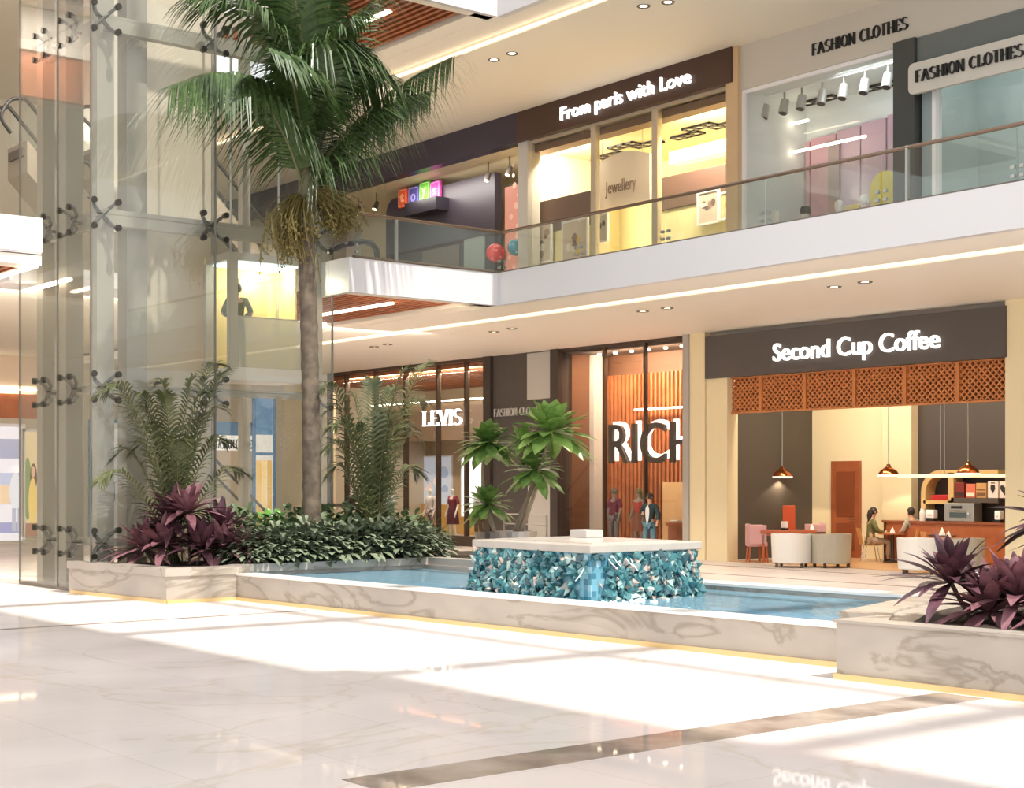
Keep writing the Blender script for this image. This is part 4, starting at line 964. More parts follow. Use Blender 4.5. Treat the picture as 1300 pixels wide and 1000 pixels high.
# gold strip at the foot
def foot(name, a, b, z0=.0, z1=.06, w=.05):
    a = Vector((a[0], a[1], 0)); b = Vector((b[0], b[1], 0)); d = (b-a).normalized(); n = Vector((d.y, -d.x, 0))*w
    struct(name, MB().prism([(a.x, a.y), (b.x, b.y), ((b+n).x, (b+n).y), ((a+n).x, (a+n).y)], z0, z1), M_GOLD)
foot('trim_5', (-27.0, 11.01), (-23.75, 11.35)); foot('trim_6', (-23.75, 11.35), (-23.6, 12.6))
# pool front wall: from the left bed to the right bed
fA, fB = at(300, 762, Z=0), at(1062, 846, Z=0)
fA = Vector((-23.62, 12.62, 0)); fB = Vector((-10.3, 13.42, 0))
d_ = (fB-fA).normalized(); n_ = Vector((-d_.y, d_.x, 0))
q = [fA, fB, fB+n_*.38, fA+n_*.38]
struct('pool_wall_front', MB().prism([(v.x, v.y) for v in q], 0, ZC-.03), M_CURB)
struct('trim_pool_front_cap', MB().prism([(v.x, v.y) for v in (fA-n_*.03, fB-n_*.03, fB+n_*.4, fA+n_*.4)], ZC-.03, ZC), mat('cap_white', (240, 236, 230), .25))
foot('trim_7', (fA.x, fA.y), (fB.x, fB.y))
pb = [(-22.3, 16.75), (-12.2, 17.55), (-12.2, 18.0), (-22.3, 17.2)]
struct('pool_wall_back', MB().prism(pb, 0, ZC-.02), M_CURB)
struct('trim_pool_back_cap', MB().prism([(-22.3, 16.72), (-12.2, 17.52), (-12.2, 18.04), (-22.3, 17.24)], ZC-.02, ZC+.02), mat('cap_white', (240, 236, 230), .25))
# right bed
bedr = [(-10.3, 12.6), (-5.2, 12.85), (-5.2, 18.0), (-12.2, 18.0), (-12.2, 17.0), (-10.9, 13.4), (-10.3, 13.4)]
struct('planter_right', MB().prism(bedr, 0, ZB), M_CURB)
struct('planter_right_soil', MB().prism([(-9.7, 13.1), (-5.5, 13.3), (-5.5, 17.6), (-11.3, 17.6), (-10.3, 14.2)], ZB, ZB+.012), M_SOIL)
struct('trim_planter_right_cap', MB().prism([(-10.33,12.57),(-5.2,12.82),(-5.2,13.15),(-9.9,12.95),(-10.6,14.0),(-11.9,17.4),(-12.23,17.3),(-10.93,13.4),(-10.33,13.4)], ZB, ZB+.03), M_CURB)
foot('trim_8', (-10.3, 12.6), (-5.2, 12.85))
M_POOL = mosaic('pool_mosaic', .09, [(92, 146, 176), (128, 178, 202), (76, 130, 164), (150, 194, 212), (108, 160, 188)], .3)
pool = [(-24.03, 13.22), (-23.6, 13.03), (-10.98, 13.79), (-12.18, 17.5), (-22.28, 16.72), (-24.03, 16.9)]
struct('pool_bed', MB().prism(pool, 0.0, .12), M_POOL)
def water_mat():
    m = bpy.data.materials.new('water'); m.use_nodes = True; nt = m.node_tree; nt.nodes.clear(); MATS['water'] = m
    o = nt.nodes.new('ShaderNodeOutputMaterial'); mx = nt.nodes.new('ShaderNodeMixShader'); m2 = nt.nodes.new('ShaderNodeMixShader')
    t = nt.nodes.new('ShaderNodeBsdfTransparent'); t.inputs[0].default_value = (.55, .8, .9, 1)
    d = nt.nodes.new('ShaderNodeBsdfDiffuse'); d.inputs[0].default_value = lin((150, 188, 206))
    g = nt.nodes.new('ShaderNodeBsdfGlossy'); g.inputs['Roughness'].default_value = .05
    lw = nt.nodes.new('ShaderNodeLayerWeight'); lw.inputs[0].default_value = .5
    pw = nt.nodes.new('ShaderNodeMath'); pw.operation = 'POWER'; pw.inputs[1].default_value = 6
    ml = nt.nodes.new('ShaderNodeMath'); ml.operation = 'MULTIPLY_ADD'; ml.inputs[1].default_value = .45; ml.inputs[2].default_value = .03
    tc = nt.nodes.new('ShaderNodeTexCoord'); mp = nt.nodes.new('ShaderNodeMapping'); mp.inputs['Scale'].default_value = (.7, 2.2, 1)
    n = nt.nodes.new('ShaderNodeTexNoise'); n.inputs['Scale'].default_value = 2.2; n.inputs['Detail'].default_value = 3
    bp = nt.nodes.new('ShaderNodeBump'); bp.inputs['Strength'].default_value = .35; bp.inputs['Distance'].default_value = .06
    L = nt.links.new
    L(tc.outputs['Object'], mp.inputs[0]); L(mp.outputs[0], n.inputs['Vector']); L(n.outputs['Fac'], bp.inputs['Height']); L(bp.outputs[0], g.inputs['Normal'])
    L(lw.outputs['Facing'], pw.inputs[0]); L(pw.outputs[0], ml.inputs[0]); L(ml.outputs[0], mx.inputs[0])
    m2.inputs[0].default_value = .45; L(t.outputs[0], m2.inputs[1]); L(d.outputs[0], m2.inputs[2])
    L(m2.outputs[0], mx.inputs[1]); L(g.outputs[0], mx.inputs[2]); L(mx.outputs[0], o.inputs[0]); return m
wv = MB().add([(x, y, .385) for x, y in pool], [tuple(range(len(pool)))])
tag(add('pool_water', wv, water_mat()), 'blue pool water around the teal fountain', 'water', kind='stuff')
# fountain
fx1, fy0 = -15.9, 14.08
fx0, fy1 = at(606, 695, Y=fy0).x, at(884, 695, X=fx1).y
zcap = 1.19
t = thing('fountain', 'square fountain clad in teal mosaic and rough glass stones under a pale cap', 'fountain', ((fx0+fx1)/2, (fy0+fy1)/2, .12))
M_MOS = mosaic('fountain_mosaic', .085, [(48, 104, 126), (92, 150, 166), (130, 180, 196), (70, 130, 152), (160, 200, 208), (60, 114, 134)])
add('mosaic_block', MB().box(fx0, fx1, fy0, fy1, .12, zcap-.12), M_MOS, t)
add('cap', MB().box(fx0-.06, fx1+.06, fy0-.06, fy1+.06, zcap-.12, zcap), mat('cap_stone', (188, 178, 166), .3, vary=.06, scale=3), t, bevel=.015)
add('cap_basin', MB().box(fx0+.2, fx1-.2, fy0+.2, fy1-.2, zcap, zcap+.015), mat('cap_inner', (204, 194, 182), .2), t)
r = random.Random(7)
def stones(axis):
    m = MB(); L = (fx1-fx0) if axis == 'y' else (fy1-fy0)
    n = 900
    for i in range(n):
        u = r.random(); 
        near = u if axis == 'x' else 1-u                  # distance from the tiled corner
        if near < .3 and r.random() < 1.05-near*3: continue
        z = .14+(zcap-.3)*r.random()**1.15
        k = 1-(z-.14)/(zcap-.3); dep = (.01+.26*k**1.5*min(1, near*2))*r.uniform(.25, 1.05)+.02
        s = r.uniform(.03, .1)
        c = Vector((fx0+u*L, fy0-dep, z)) if axis == 'y' else Vector((fx1+dep, fy0+u*L, z))
        pts = []
        e = [Vector((r.gauss(0,1), r.gauss(0,1), r.gauss(0,1))).normalized()*s*r.uniform(.7,1.25) for _ in range(6)]
        a = [Vector((s*r.uniform(.6,1.2),0,0)), Vector((-s*r.uniform(.6,1.2),0,0)), Vector((0,s*r.uniform(.5,1),0)), Vector((0,-s*r.uniform(.5,1),0)), Vector((0,0,s*r.uniform(.8,1.6))), Vector((0,0,-s*r.uniform(.8,1.6)))]
        R = Matrix.Rotation(r.uniform(0,6.3), 3, Vector((r.random()-.5, r.random()-.5, r.random()-.5)).normalized())
        m.cur = r.choice((0,0,0,1,1,2,2,3,4)) if r.random() < .93 else 5
        m.add([c+R@v for v in a], [(0,2,4),(2,1,4),(1,3,4),(3,0,4),(2,0,5),(1,2,5),(3,1,5),(0,3,5)])
    return m
SM = [mat('glass_stone_%d' % i, c, .08, coat=.4, spec=.8) for i, c in enumerate(((58,112,118),(38,80,88),(86,140,142),(116,160,158),(170,188,180),(196,172,158)))]
for axn in 'yx': add('rough_stone_cladding', stones(axn), SM, t)
wf = MB(); 
for i in range(9):
    u = r.random(); ax_ = r.random() < .5; L = r.uniform(.08, .2); z0_ = r.uniform(.6, 1.05)
    if ax_: c = Vector((fx0+u*(fx1-fx0), fy0, z0_)); o = Vector((0,-1,0))
    else: c = Vector((fx1, fy0+u*(fy1-fy0), z0_)); o = Vector((1,0,0))
    wf.tube([c+o*.06, c+o*.12-UP*L*.5, c+o*.22-UP*L], [.006, .009, .006], 5)
wr_ = add('water_runs', wf, mat('white_water', (226, 240, 242), .1, spec=.8), t); wr_['kind'] = 'stuff'
a = at(749, 689, Y=fy1-.5)
solo('spout_block', MB().box(a.x-.2, a.x+.2, fy1-.75, fy1-.4, zcap+.016, zcap+.14), mat('spout_grey', (192, 186, 180), .4), 'small pale grey block on the back of the fountain cap', 'block', bevel=.012)
e = MB()
for i in range(40):
    an = r.uniform(0, 6.28); rr = r.uniform(.0, .35); c = Vector((fx1+.45+rr*math.cos(an), fy0+.5+rr*2*math.sin(an), .39)); e.ball(c, r.uniform(.015, .04), 6, 4)
tag(add('foam', e, mat('white_water', (226, 240, 242), .1, spec=.8)), 'white splashing foam at the fountain foot', 'foam', kind='stuff')
# ================================================================== PLANTS
def leafmat(name, c, c2, rough=.45, tr=.0):
    m = mat(name, c, rough, rgb2=c2, scale=9); return m
M_PALM = leafmat('palm_leaf', (46, 68, 32), (74, 96, 48), .38)
M_PALM2 = leafmat('areca_leaf', (70, 78, 46), (98, 102, 64), .5)
M_RACHIS = mat('palm_rachis', (104, 104, 66), .5)
M_BARK = mat('palm_bark', (78, 68, 57), .9, rgb2=(118, 104, 88), scale=5, bump=.5)
M_CROWN = mat('crownshaft', (112, 104, 78), .6, rgb2=(92, 92, 62), scale=3)
M_FRUIT = mat('palm_fruit', (122, 104, 52), .7, rgb2=(90, 82, 40), scale=20)
def frond(mb, rach, pts, leafl, n, seed, droop=.5, wid=.035, start=.12, fwdang=.5, r0=.03):
    r = random.Random(seed); c = cr([Vector(p) for p in pts], 8); N = len(c)
    rach.tube(c, [r0*(1-.85*i/(N-1)) for i in range(N)], 5)
    for i in range(n):
        t = start+(1-start)*(i+.5)/n; f = t*(N-1); k = min(N-2, int(f)); p = c[k].lerp(c[k+1], f-k); T = (c[k+1]-c[k]).normalized()
        S = T.cross(UP); S = S.normalized() if S.length > .1 else T.orthogonal().normalized()
        Nn = S.cross(T)
        L = leafl*(.35+.65*math.sin(math.pi*min(1, .18+t*.78)))*r.uniform(.88, 1.08)
        for sg in (-1, 1):
            d = (S*sg*(1-fwdang*.5)+T*(fwdang+.3*t)+Nn*.25*r.uniform(.4, 1.2)).normalized()
            w = T.cross(d).cross(d); w = (T-d*T.dot(d)).normalized()*wid*.5*(.3+.7*L/leafl)
            q = [p+d*L*u+Vector((0,0,-droop*L*u*u*r.uniform(.85,1.15))) for u in (0, .35, .7, 1)]
            ww = [.6, 1, .75]
            vs = []
            for j in range(3): vs += [q[j]-w*ww[j], q[j]+w*ww[j]]
            vs.append(q[3]); mb.add(vs, [(0,1,3,2),(2,3,5,4),(4,5,6)])
# --- the large palm
PX = -25.15
pb_ = at(396, 640, X=PX); base = Vector((PX, pb_.y, ZB-.06))
def pp(px, py, dep=0.0):
    """a point on the palm: image place, shifted by dep metres away along the view"""
    v = at(px, py, X=PX); d = ray(px, py); return v+d*dep if True else v
t = thing('palm_tree', 'tall palm with a ringed trunk in the left bed before the glass lift', 'palm tree', base)
tr = [Vector((base.x, base.y, base.z)), pp(396, 640), pp(395, 540), pp(393, 440), pp(390, 340), pp(388, 290)]
c = cr(tr, 12); tk = MB(); rs = []
for i in range(len(c)): rs.append(.185-.03*i/len(c)+(.012 if i % 3 == 0 else 0)+(.05*max(0, 1-i/8)))
tk.tube(c, rs, 14); add('trunk', tk, M_BARK, t, smooth=True)
cs = [pp(388, 292), pp(388, 250), pp(389, 215), pp(391, 180), pp(392, 140)]
add('crownshaft', MB().tube(cr(cs, 6), [.17,.19,.2,.19,.18,.17]+[.165-.004*i for i in range(19)], 12), M_CROWN, t, smooth=True)
FR = [  # image points of each midrib and its depth towards/away from the viewer, leaflet length, droop
 ([(386,240,0),(364,178,-.2),(324,112,-.4),(275,92,-.6),(217,108,-.8)], 1.4, 1.15),
 ([(387,215,0),(372,140,0),(345,50,.1),(300,0,.2),(243,-6,.3)], 1.25, .8),
 ([(389,180,0),(376,90,.2),(356,0,.5),(330,-70,-.5)], 1.2, .55),
 ([(391,170,0),(392,80,.4),(388,-10,.0),(370,-80,-.4)], 1.1, .5),
 ([(392,180,0),(402,90,-.2),(420,0,-.5),(452,-60,-.6)], 1.2, .6),
 ([(393,185,0),(415,110,.3),(450,30,.6),(508,-24,.8)], 1.2, .75),
 ([(392,200,0),(380,115,-.3),(403,62,-.7),(450,60,-1.0),(492,104,-1.2)], 1.45, 1.15),
 ([(394,240,0),(414,200,-.2),(460,148,-.3),(520,100,-.3),(578,70,-.2)], 1.4, 1.2),
 ([(394,238,0),(420,205,.2),(462,160,.4),(505,128,.5),(545,116,.5)], 1.0, 1.1),
 ([(388,225,0),(368,160,.8),(340,110,1.5),(296,100,2.2)], 1.1, .9),
 ([(394,220,0),(420,150,.9),(455,100,1.7),(492,96,2.3)], 1.05, .9),
 ([(391,190,0),(398,110,.9),(408,30,.6),(420,-40,.2)], 1.1, .6),
 ([(388,205,0),(376,130,-.6),(364,80,-1.3),(336,62,-2.0)], 1.1, .95),
 ([(392,190,0),(408,120,-.7),(428,50,-1.3),(470,10,-1.6)], 1.1, .8),
 ([(390,175,0),(384,60,-.4),(372,-30,-.8),(380,-90,-1.0)], 1.1, .5),
]
for i, (pts, L, dr) in enumerate(FR):
    lm, rm = MB(), MB(); frond(lm, rm, [pp(*p) for p in pts], L*1.12, 105, 100+i, dr, .062, .1, .45, .035)
    f = add('frond', lm, M_PALM, t); add('midrib', rm, M_RACHIS, f)
r = random.Random(3)
for (cx, cy, dep) in ((368, 272, -.2), (430, 262, -.1)):
    fm = MB()
    for i in range(170):
        s = pp(389, 262); e = pp(cx+r.gauss(0, 12), cy+r.gauss(8, 10), dep+r.gauss(0, .22))
        mid = (s+e)/2+UP*.25; end = e-UP*r.uniform(.1, .75)*(1.0 if cx < 390 else .35)+RIGHT*r.gauss(0,.1)
        fm.tube(cr([s, mid, e, end], 2), .011, 3, cap=False)
        for k in range(3): q = e.lerp(end, (k+1)/3); fm.ball(q+Vector((r.gauss(0,.03), r.gauss(0,.03), 0)), .026, 4, 3)
    add('fruit_cluster', fm, M_FRUIT, t)
# --- small feathery palms
def areca(px, X, tips, label, seed, h0=690):
    b = Vector((X, at(px, 600, X=X).y, ZB-.06))
    t = thing('areca_palm', label, 'palm', b); r = random.Random(seed)
    for i, (tx, ty, bow) in enumerate(tips):
        e = at(tx, ty, X=X)+FWD*r.uniform(-.8, .8); m1 = b.lerp(e, .35); m1.z = b.z+(e.z-b.z)*.52; m1 = m1.lerp(Vector((b.x, b.y, m1.z)), .35)
        m2 = b.lerp(e, .72); m2.z = b.z+(e.z-b.z)*(.9+bow)
        lm, rm = MB(), MB(); s0 = b+Vector((r.gauss(0,.12), r.gauss(0,.12), 0)); s0.z = b.z
        frond(lm, rm, [s0, m1, m2, e],   .56, 36, seed*50+i, .5, .046, .2, .62, .016)
        f = add('frond', lm, M_PALM2, t); add('midrib', rm, M_RACHIS, f)
    return t
areca(222, -26.1, [(290,466,0),(270,458,.05),(150,490,.06),(200,484,.04),(246,478,0),(170,520,.08),(135,500,.1),(290,520,.06),(285,560,.1),(160,570,.12),(130,580,.16),(300,600,.15),(215,500,0),(252,520,.02),(190,540,.05),(140,610,.2),(240,560,.05),(262,500,.03),(180,500,.04)], 'feathery small palm behind the purple plants left of the big palm', 5)
areca(474, -25.0, [(545,455,0),(522,470,.04),(408,492,.08),(440,500,.05),(470,480,0),(500,490,.03),(410,520,.1),(540,510,.08),(535,560,.12),(415,570,.14),(418,600,.16),(530,600,.15),(450,540,.04),(495,530,.03),(480,520,0),(425,540,.1),(520,540,.06)], 'feathery small palm right of the big palm in front of the denim shop', 6)
# --- rosettes
def rosette(mb, c, n, L, Wd, e0, e1, droop, seed, shape=1.0, fold=.2, lean=(0,0), seg=4, r0=.03):
    r = random.Random(seed); c = Vector(c)
    for i in range(n):
        a = i*2.399+r.uniform(-.25, .25); f = (i+.5)/n; el = math.radians(e1+(e0-e1)*f+r.uniform(-7, 7))
        d = Vector((math.cos(a)*math.cos(el)+lean[0], math.sin(a)*math.cos(el)+lean[1], math.sin(el)))
        l = L*(.88+.12*f)*r.uniform(.8, 1.1)
        mb.leaf(c+Vector((d.x, d.y, 0))*r0, d, l, Wd*r.uniform(.85, 1.15), droop*r.uniform(.6, 1.3), seg=seg, fold=fold, shape=shape)
M_CORD = mat('cordyline_leaf', (100, 62, 68), .35, rgb2=(146, 104, 110), scale=4)
M_CORD2 = mat('cordyline_dark', (66, 42, 50), .35, rgb2=(104, 68, 78), scale=4)
def cordyline(b, hs, L, Wd, n, seed, label, m=M_CORD):
    t = thing('red_cordyline', label, 'plant', b)
    r = random.Random(seed)
    for i, (ox, oy, h) in enumerate(hs):
        top = Vector(b)+RIGHT*ox+FWD*oy+UP*h
        add('stem', MB().tube([Vector(b)+RIGHT*ox*.5+FWD*oy*.5, top], .025, 6), mat('cordyline_stem', (96, 78, 66), .8), t)
        lm = MB(); rosette(lm, top, n, L, Wd, -8, 82, .28, seed+i, 1.0, .22)
        add('leaf_rosette', lm, m if i % 2 == 0 else M_CORD2, t)
    return t
def bedpt(px, py, Z=ZB-.05): return at(px, py, Z=Z)
def on_bed(px, X): return Vector((X, at(px, 600, X=X).y, ZB-.05))
cordyline(on_bed(207, -25.6), [(0,0,.35),(.1,.35,.8),(-.35,.1,.25)], .95, .17, 40, 11, 'purple cordyline at the left end of the bed')
cordyline(on_bed(245, -25.3), [(-.1,0,.95),(.2,-.2,.3)], .95, .17, 36, 15, 'tallest purple cordyline under the left feathery palm')
cordyline(on_bed(284, -24.9), [(0,0,.25),(-.1,.3,.6),(.3,.1,.15)], .9, .165, 40, 19, 'purple cordyline beside the green shrubs')
cb = at(1262, 793, Z=ZB)
cordyline((cb.x, cb.y+.0, ZB), [(.0,.15,.12),(-.3,.5,.4),(.3,.1,.25)], .82, .155, 46, 25, 'purple cordyline at the front left of the right bed')
cordyline((cb.x+.1, cb.y+.95, ZB), [(.12,.0,1.05),(.45,.3,.8)], .88, .17, 42, 29, 'tall dark purple cordyline behind in the right bed', M_CORD2)
cordyline((cb.x+.75, cb.y+.35, ZB), [(.0,.0,.2),(.2,.45,.45)], .8, .155, 42, 33, 'purple cordyline cut by the right edge of the picture')
# --- green shrubs
M_SAGE = mat('sage_leaf', (98, 110, 84), .6, rgb2=(136, 144, 118), scale=5)
M_SAGE2 = mat('deep_green_leaf', (76, 94, 60), .55, rgb2=(104, 122, 84), scale=5)
M_LIME = mat('bright_green_leaf', (62, 108, 38), .4, rgb2=(96, 146, 58), scale=6)
def shrub_mesh(seed, rad, h, n, L, Wd):
    r = random.Random(seed); m = MB()
    for i in range(n):
        a = r.uniform(0, 6.283); el = math.asin(r.uniform(.05, 1)); k = r.uniform(.55, 1)
        p = Vector((math.cos(a)*math.cos(el)*rad*k, math.sin(a)*math.cos(el)*rad*k, .08+math.sin(el)*h*k))
        d = Vector((math.cos(a)*math.cos(el), math.sin(a)*math.cos(el), .35*math.sin(el)+.15))+Vector((r.gauss(0,.35), r.gauss(0,.35), r.gauss(0,.25)))
        m.leaf(p, d, L*r.uniform(.7,1.2), Wd*r.uniform(.8,1.2), .35, seg=3, fold=.12)
    return m
def shrub(b, seed, rad, h, n, L, Wd, m, label, name='leafy_shrub', cat='shrub', group=None):
    t = thing(name, label, cat, b, group=group)
    add('foliage', shrub_mesh(seed, rad, h, n, L, Wd), m, t, world=False)
    st = MB()
    for i in range(4):
        a = i*1.6+seed; st.tube([(0,0,0), (math.cos(a)*rad*.4, math.sin(a)*rad*.4, h*.7)], .012, 5)
    add('stem', st, mat('shrub_stem', (88, 76, 56), .8), t, world=False)
    return t
shrub(on_bed(345, -25.9), 41, .62, .85, 320, .26, .15, M_LIME, 'bright green broad leaved shrub left of the palm trunk')
sa = shrub(on_bed(320, -24.6), 42, .6, .55, 420, .24, .1, M_SAGE, 'sage green shrub at the curb next to the purple plants', 'sage_shrub')
sb = shrub(on_bed(352, -25.0), 43, .6, .7, 420, .22, .09, M_SAGE2, 'deep green shrub below the bright green shrub', 'green_shrub')
for px, X, l, src, sc in ((356,-24.55,'second sage shrub from the purple plants along the curb',sa,.95),(392,-24.6,'sage shrub at the curb before the palm trunk',sa,1.05),(430,-24.55,'sage shrub at the curb just right of the palm trunk',sa,1),
    (466,-24.6,'sage shrub at the curb below the right feathery palm',sa,1.05),(500,-24.55,'sage shrub at the curb left of the pool end',sa,1),(532,-24.65,'last sage shrub at the pool end of the bed',sa,.85),
    (372,-25.7,'deep green shrub touching the left side of the palm trunk',sb,1.1),(412,-25.5,'deep green shrub behind the curb right of the palm trunk',sb,1.1),(442,-25.4,'deep green shrub before the right feathery palm',sb,1.15),
    (480,-25.3,'deep green shrub behind the curb right of the right feathery palm',sb,1.05),(512,-25.3,'deep green shrub second from the pool end at the back',sb,1.0),(540,-25.3,'deep green shrub at the pool end at the back',sb,.8),(300,-25.9,'deep green shrub behind the purple plants',sb,1.1)):
    dup(src, on_bed(px, X), rz=px*.7, label=l, scale=sc*1.2)
# --- potted frangipani trees
M_FR = mat('frangipani_leaf', (118, 158, 74), .35, rgb2=(160, 194, 112), scale=7)
M_FR2 = mat('frangipani_leaf_dark', (92, 130, 60), .4, rgb2=(134, 166, 92), scale=7)
M_STEM = mat('pale_stem', (156, 142, 122), .7, vary=.15, scale=8)
M_FLOWER = mat('white_flower', (244, 238, 214), .5)
YT_ = 20.2
def pot(t, b, rad, h, m):
    add('pot', MB().lathe([(rad*.8, 0), (rad, h*.5), (rad*1.02, h), (rad*.9, h), (rad*.88, h-.08), (0, h-.08)], b, 22), m, t, smooth=False)
    add('soil', MB().lathe([(0, h-.078), (rad*.86, h-.075), (rad*.86, h-.07), (0, h-.06)], b, 16), M_SOIL, t)
def frang(px, potpx, label, stems, heads, prad, ph, pm, YY):
    b = at(potpx, 600, Y=YY); b.z = 0
    t = thing('potted_frangipani', label, 'potted plant', b)
    pot(t, b, prad, ph, pm)
    for s in stems:
        pts = [at(x, y, Y=YY) for x, y in s]; pts[0].z = ph-.1
        add('stem', MB().tube(cr(pts, 4), [.05-.0012*i for i in range(4*(len(pts)-1)+1)], 8), M_STEM, t, smooth=True)
    for i, (x, y, L, n, m, fl) in enumerate(heads):
        c = at(x, y, Y=YY); lm = MB(); rosette(lm, c, n, L, L*.36, -40, 80, .22, 300+i+px, 1.35, .15, seg=5)
        hd = add('leaf_cluster', lm, m, t)
        if fl:
            fm = MB(); rr = random.Random(i); 
            for k in range(9):
                p = c+RIGHT*rr.uniform(.1,.35)-FWD*rr.uniform(.25,.45)+UP*rr.uniform(.1,.4)
                for q in range(5):
                    an = q*1.257; fm.leaf(p, (math.cos(an), math.sin(an), .5), .075, .05, .1, seg=2)
            add('flower_cluster', fm, M_FLOWER, hd)
M_POT = mat('steel_pot', (132, 126, 120), .3, .7)
frang(1, 627, 'potted frangipani with two dark green leaf heads left of the fountain cap', [[(629,672),(622,650),(614,625),(613,590),(619,560)], [(630,672),(622,658),(620,640)]], [(620,562,.8,60,M_FR2,1),(619,640,.66,46,M_FR2,0)], .42, .95, M_POT, 20.6)
frang(2, 655, 'potted frangipani with large bright green leaf heads behind the fountain', [[(652,672),(664,645),(678,615),(696,560)], [(656,672),(668,640),(680,600)], [(660,672),(672,645),(684,612)]], [(700,548,1.0,60,M_FR,0),(679,596,.78,50,M_FR2,1),(664,562,.6,22,M_FR,0)], .46, .98, mat('steel_pot_light', (196, 192, 186), .3, .6), 20.9)
# low metal frame behind the pots
P0, P1 = at(640, 652, Y=22.6), at(694, 652, Y=22.6)
t = thing('metal_barrier', 'low thin metal barrier standing behind the frangipani pots', 'barrier', ((P0.x+P1.x)/2, 22.6, 0))
for f in (0, .5, 1): x = P0.x+(P1.x-P0.x)*f; add('post', MB().tube([(x, 22.6, 0), (x, 22.6, P0.z)], .022, 6), M_STEEL, t)
for zf in (1, .82, .6, .35): add('rail', MB().tube([(P0.x, 22.6, P0.z*zf), (P1.x, 22.6, P0.z*zf)], .016, 6), M_STEEL, t)

# ================================================================== PEOPLE AND MANNEQUINS
def skin_mesh(nodes, edges, root, sub=1):
    names = list(nodes); me = bpy.data.meshes.new('skel')
    me.from_pydata([nodes[k][0] for k in names], [(names.index(a), names.index(b)) for a, b in edges], [])
    o = bpy.data.objects.new('skel', me); COL.objects.link(o)
    o.modifiers.new('skin', 'SKIN')
    for i, k in enumerate(names):
        sv = me.skin_vertices[0].data[i]; rr = nodes[k][1]; sv.radius = rr if isinstance(rr, tuple) else (rr, rr); sv.use_root = (k == root)
    s = o.modifiers.new('sub', 'SUBSURF'); s.levels = sub; s.render_levels = sub
    dg = bpy.context.evaluated_depsgraph_get(); dg.update()
    m2 = bpy.data.meshes.new_from_object(o.evaluated_get(dg)); bpy.data.objects.remove(o); bpy.data.meshes.remove(me)
    vs = [v.co.copy() for v in m2.vertices]; fs = [list(p.vertices) for p in m2.polygons]; bpy.data.meshes.remove(m2)
    return MB().add(vs, fs)
V = Vector
def skeleton(pose, arm=None):
    J = {}
    if pose == 'sit':
        J.update(pelvis=V((0,.06,.56)), spine=V((0,.05,.78)), chest=V((0,.03,.97)), neck=V((0,.0,1.14)), h0=V((0,-.02,1.2)), h1=V((0,-.035,1.28)), h2=V((0,-.02,1.36)))
        for s, n in ((-1,'l'),(1,'r')):
            J['hip'+n] = V((s*.1,.04,.54)); J['knee'+n] = V((s*.11,-.4,.53)); J['ank'+n] = V((s*.11,-.36 if s < 0 else -.5,.1)); J['toe'+n] = J['ank'+n]+V((0,-.15,-.05))
            J['sh'+n] = V((s*.18,.03,1.06)); J['el'+n] = V((s*.24,-.06,.8)); J['wr'+n] = V((s*.12,-.28,.76))
    else:
        J.update(pelvis=V((0,0,.95)), spine=V((0,-.01,1.14)), chest=V((0,0,1.32)), neck=V((0,.0,1.5)), h0=V((0,-.01,1.56)), h1=V((0,-.03,1.64)), h2=V((0,-.015,1.72)))
        for s, n in ((-1,'l'),(1,'r')):
            J['hip'+n] = V((s*.1,0,.9)); J['knee'+n] = V((s*.12,-.03,.5)); J['ank'+n] = V((s*.13,.03,.09)); J['toe'+n] = J['ank'+n]+V((s*.02,-.16,-.05))
            J['sh'+n] = V((s*.18,0,1.42)); J['el'+n] = V((s*.27,.03,1.15)); J['wr'+n] = V((s*.27,-.08,.92))
    if arm: J.update({k: V(v) for k, v in arm.items()})
    return J
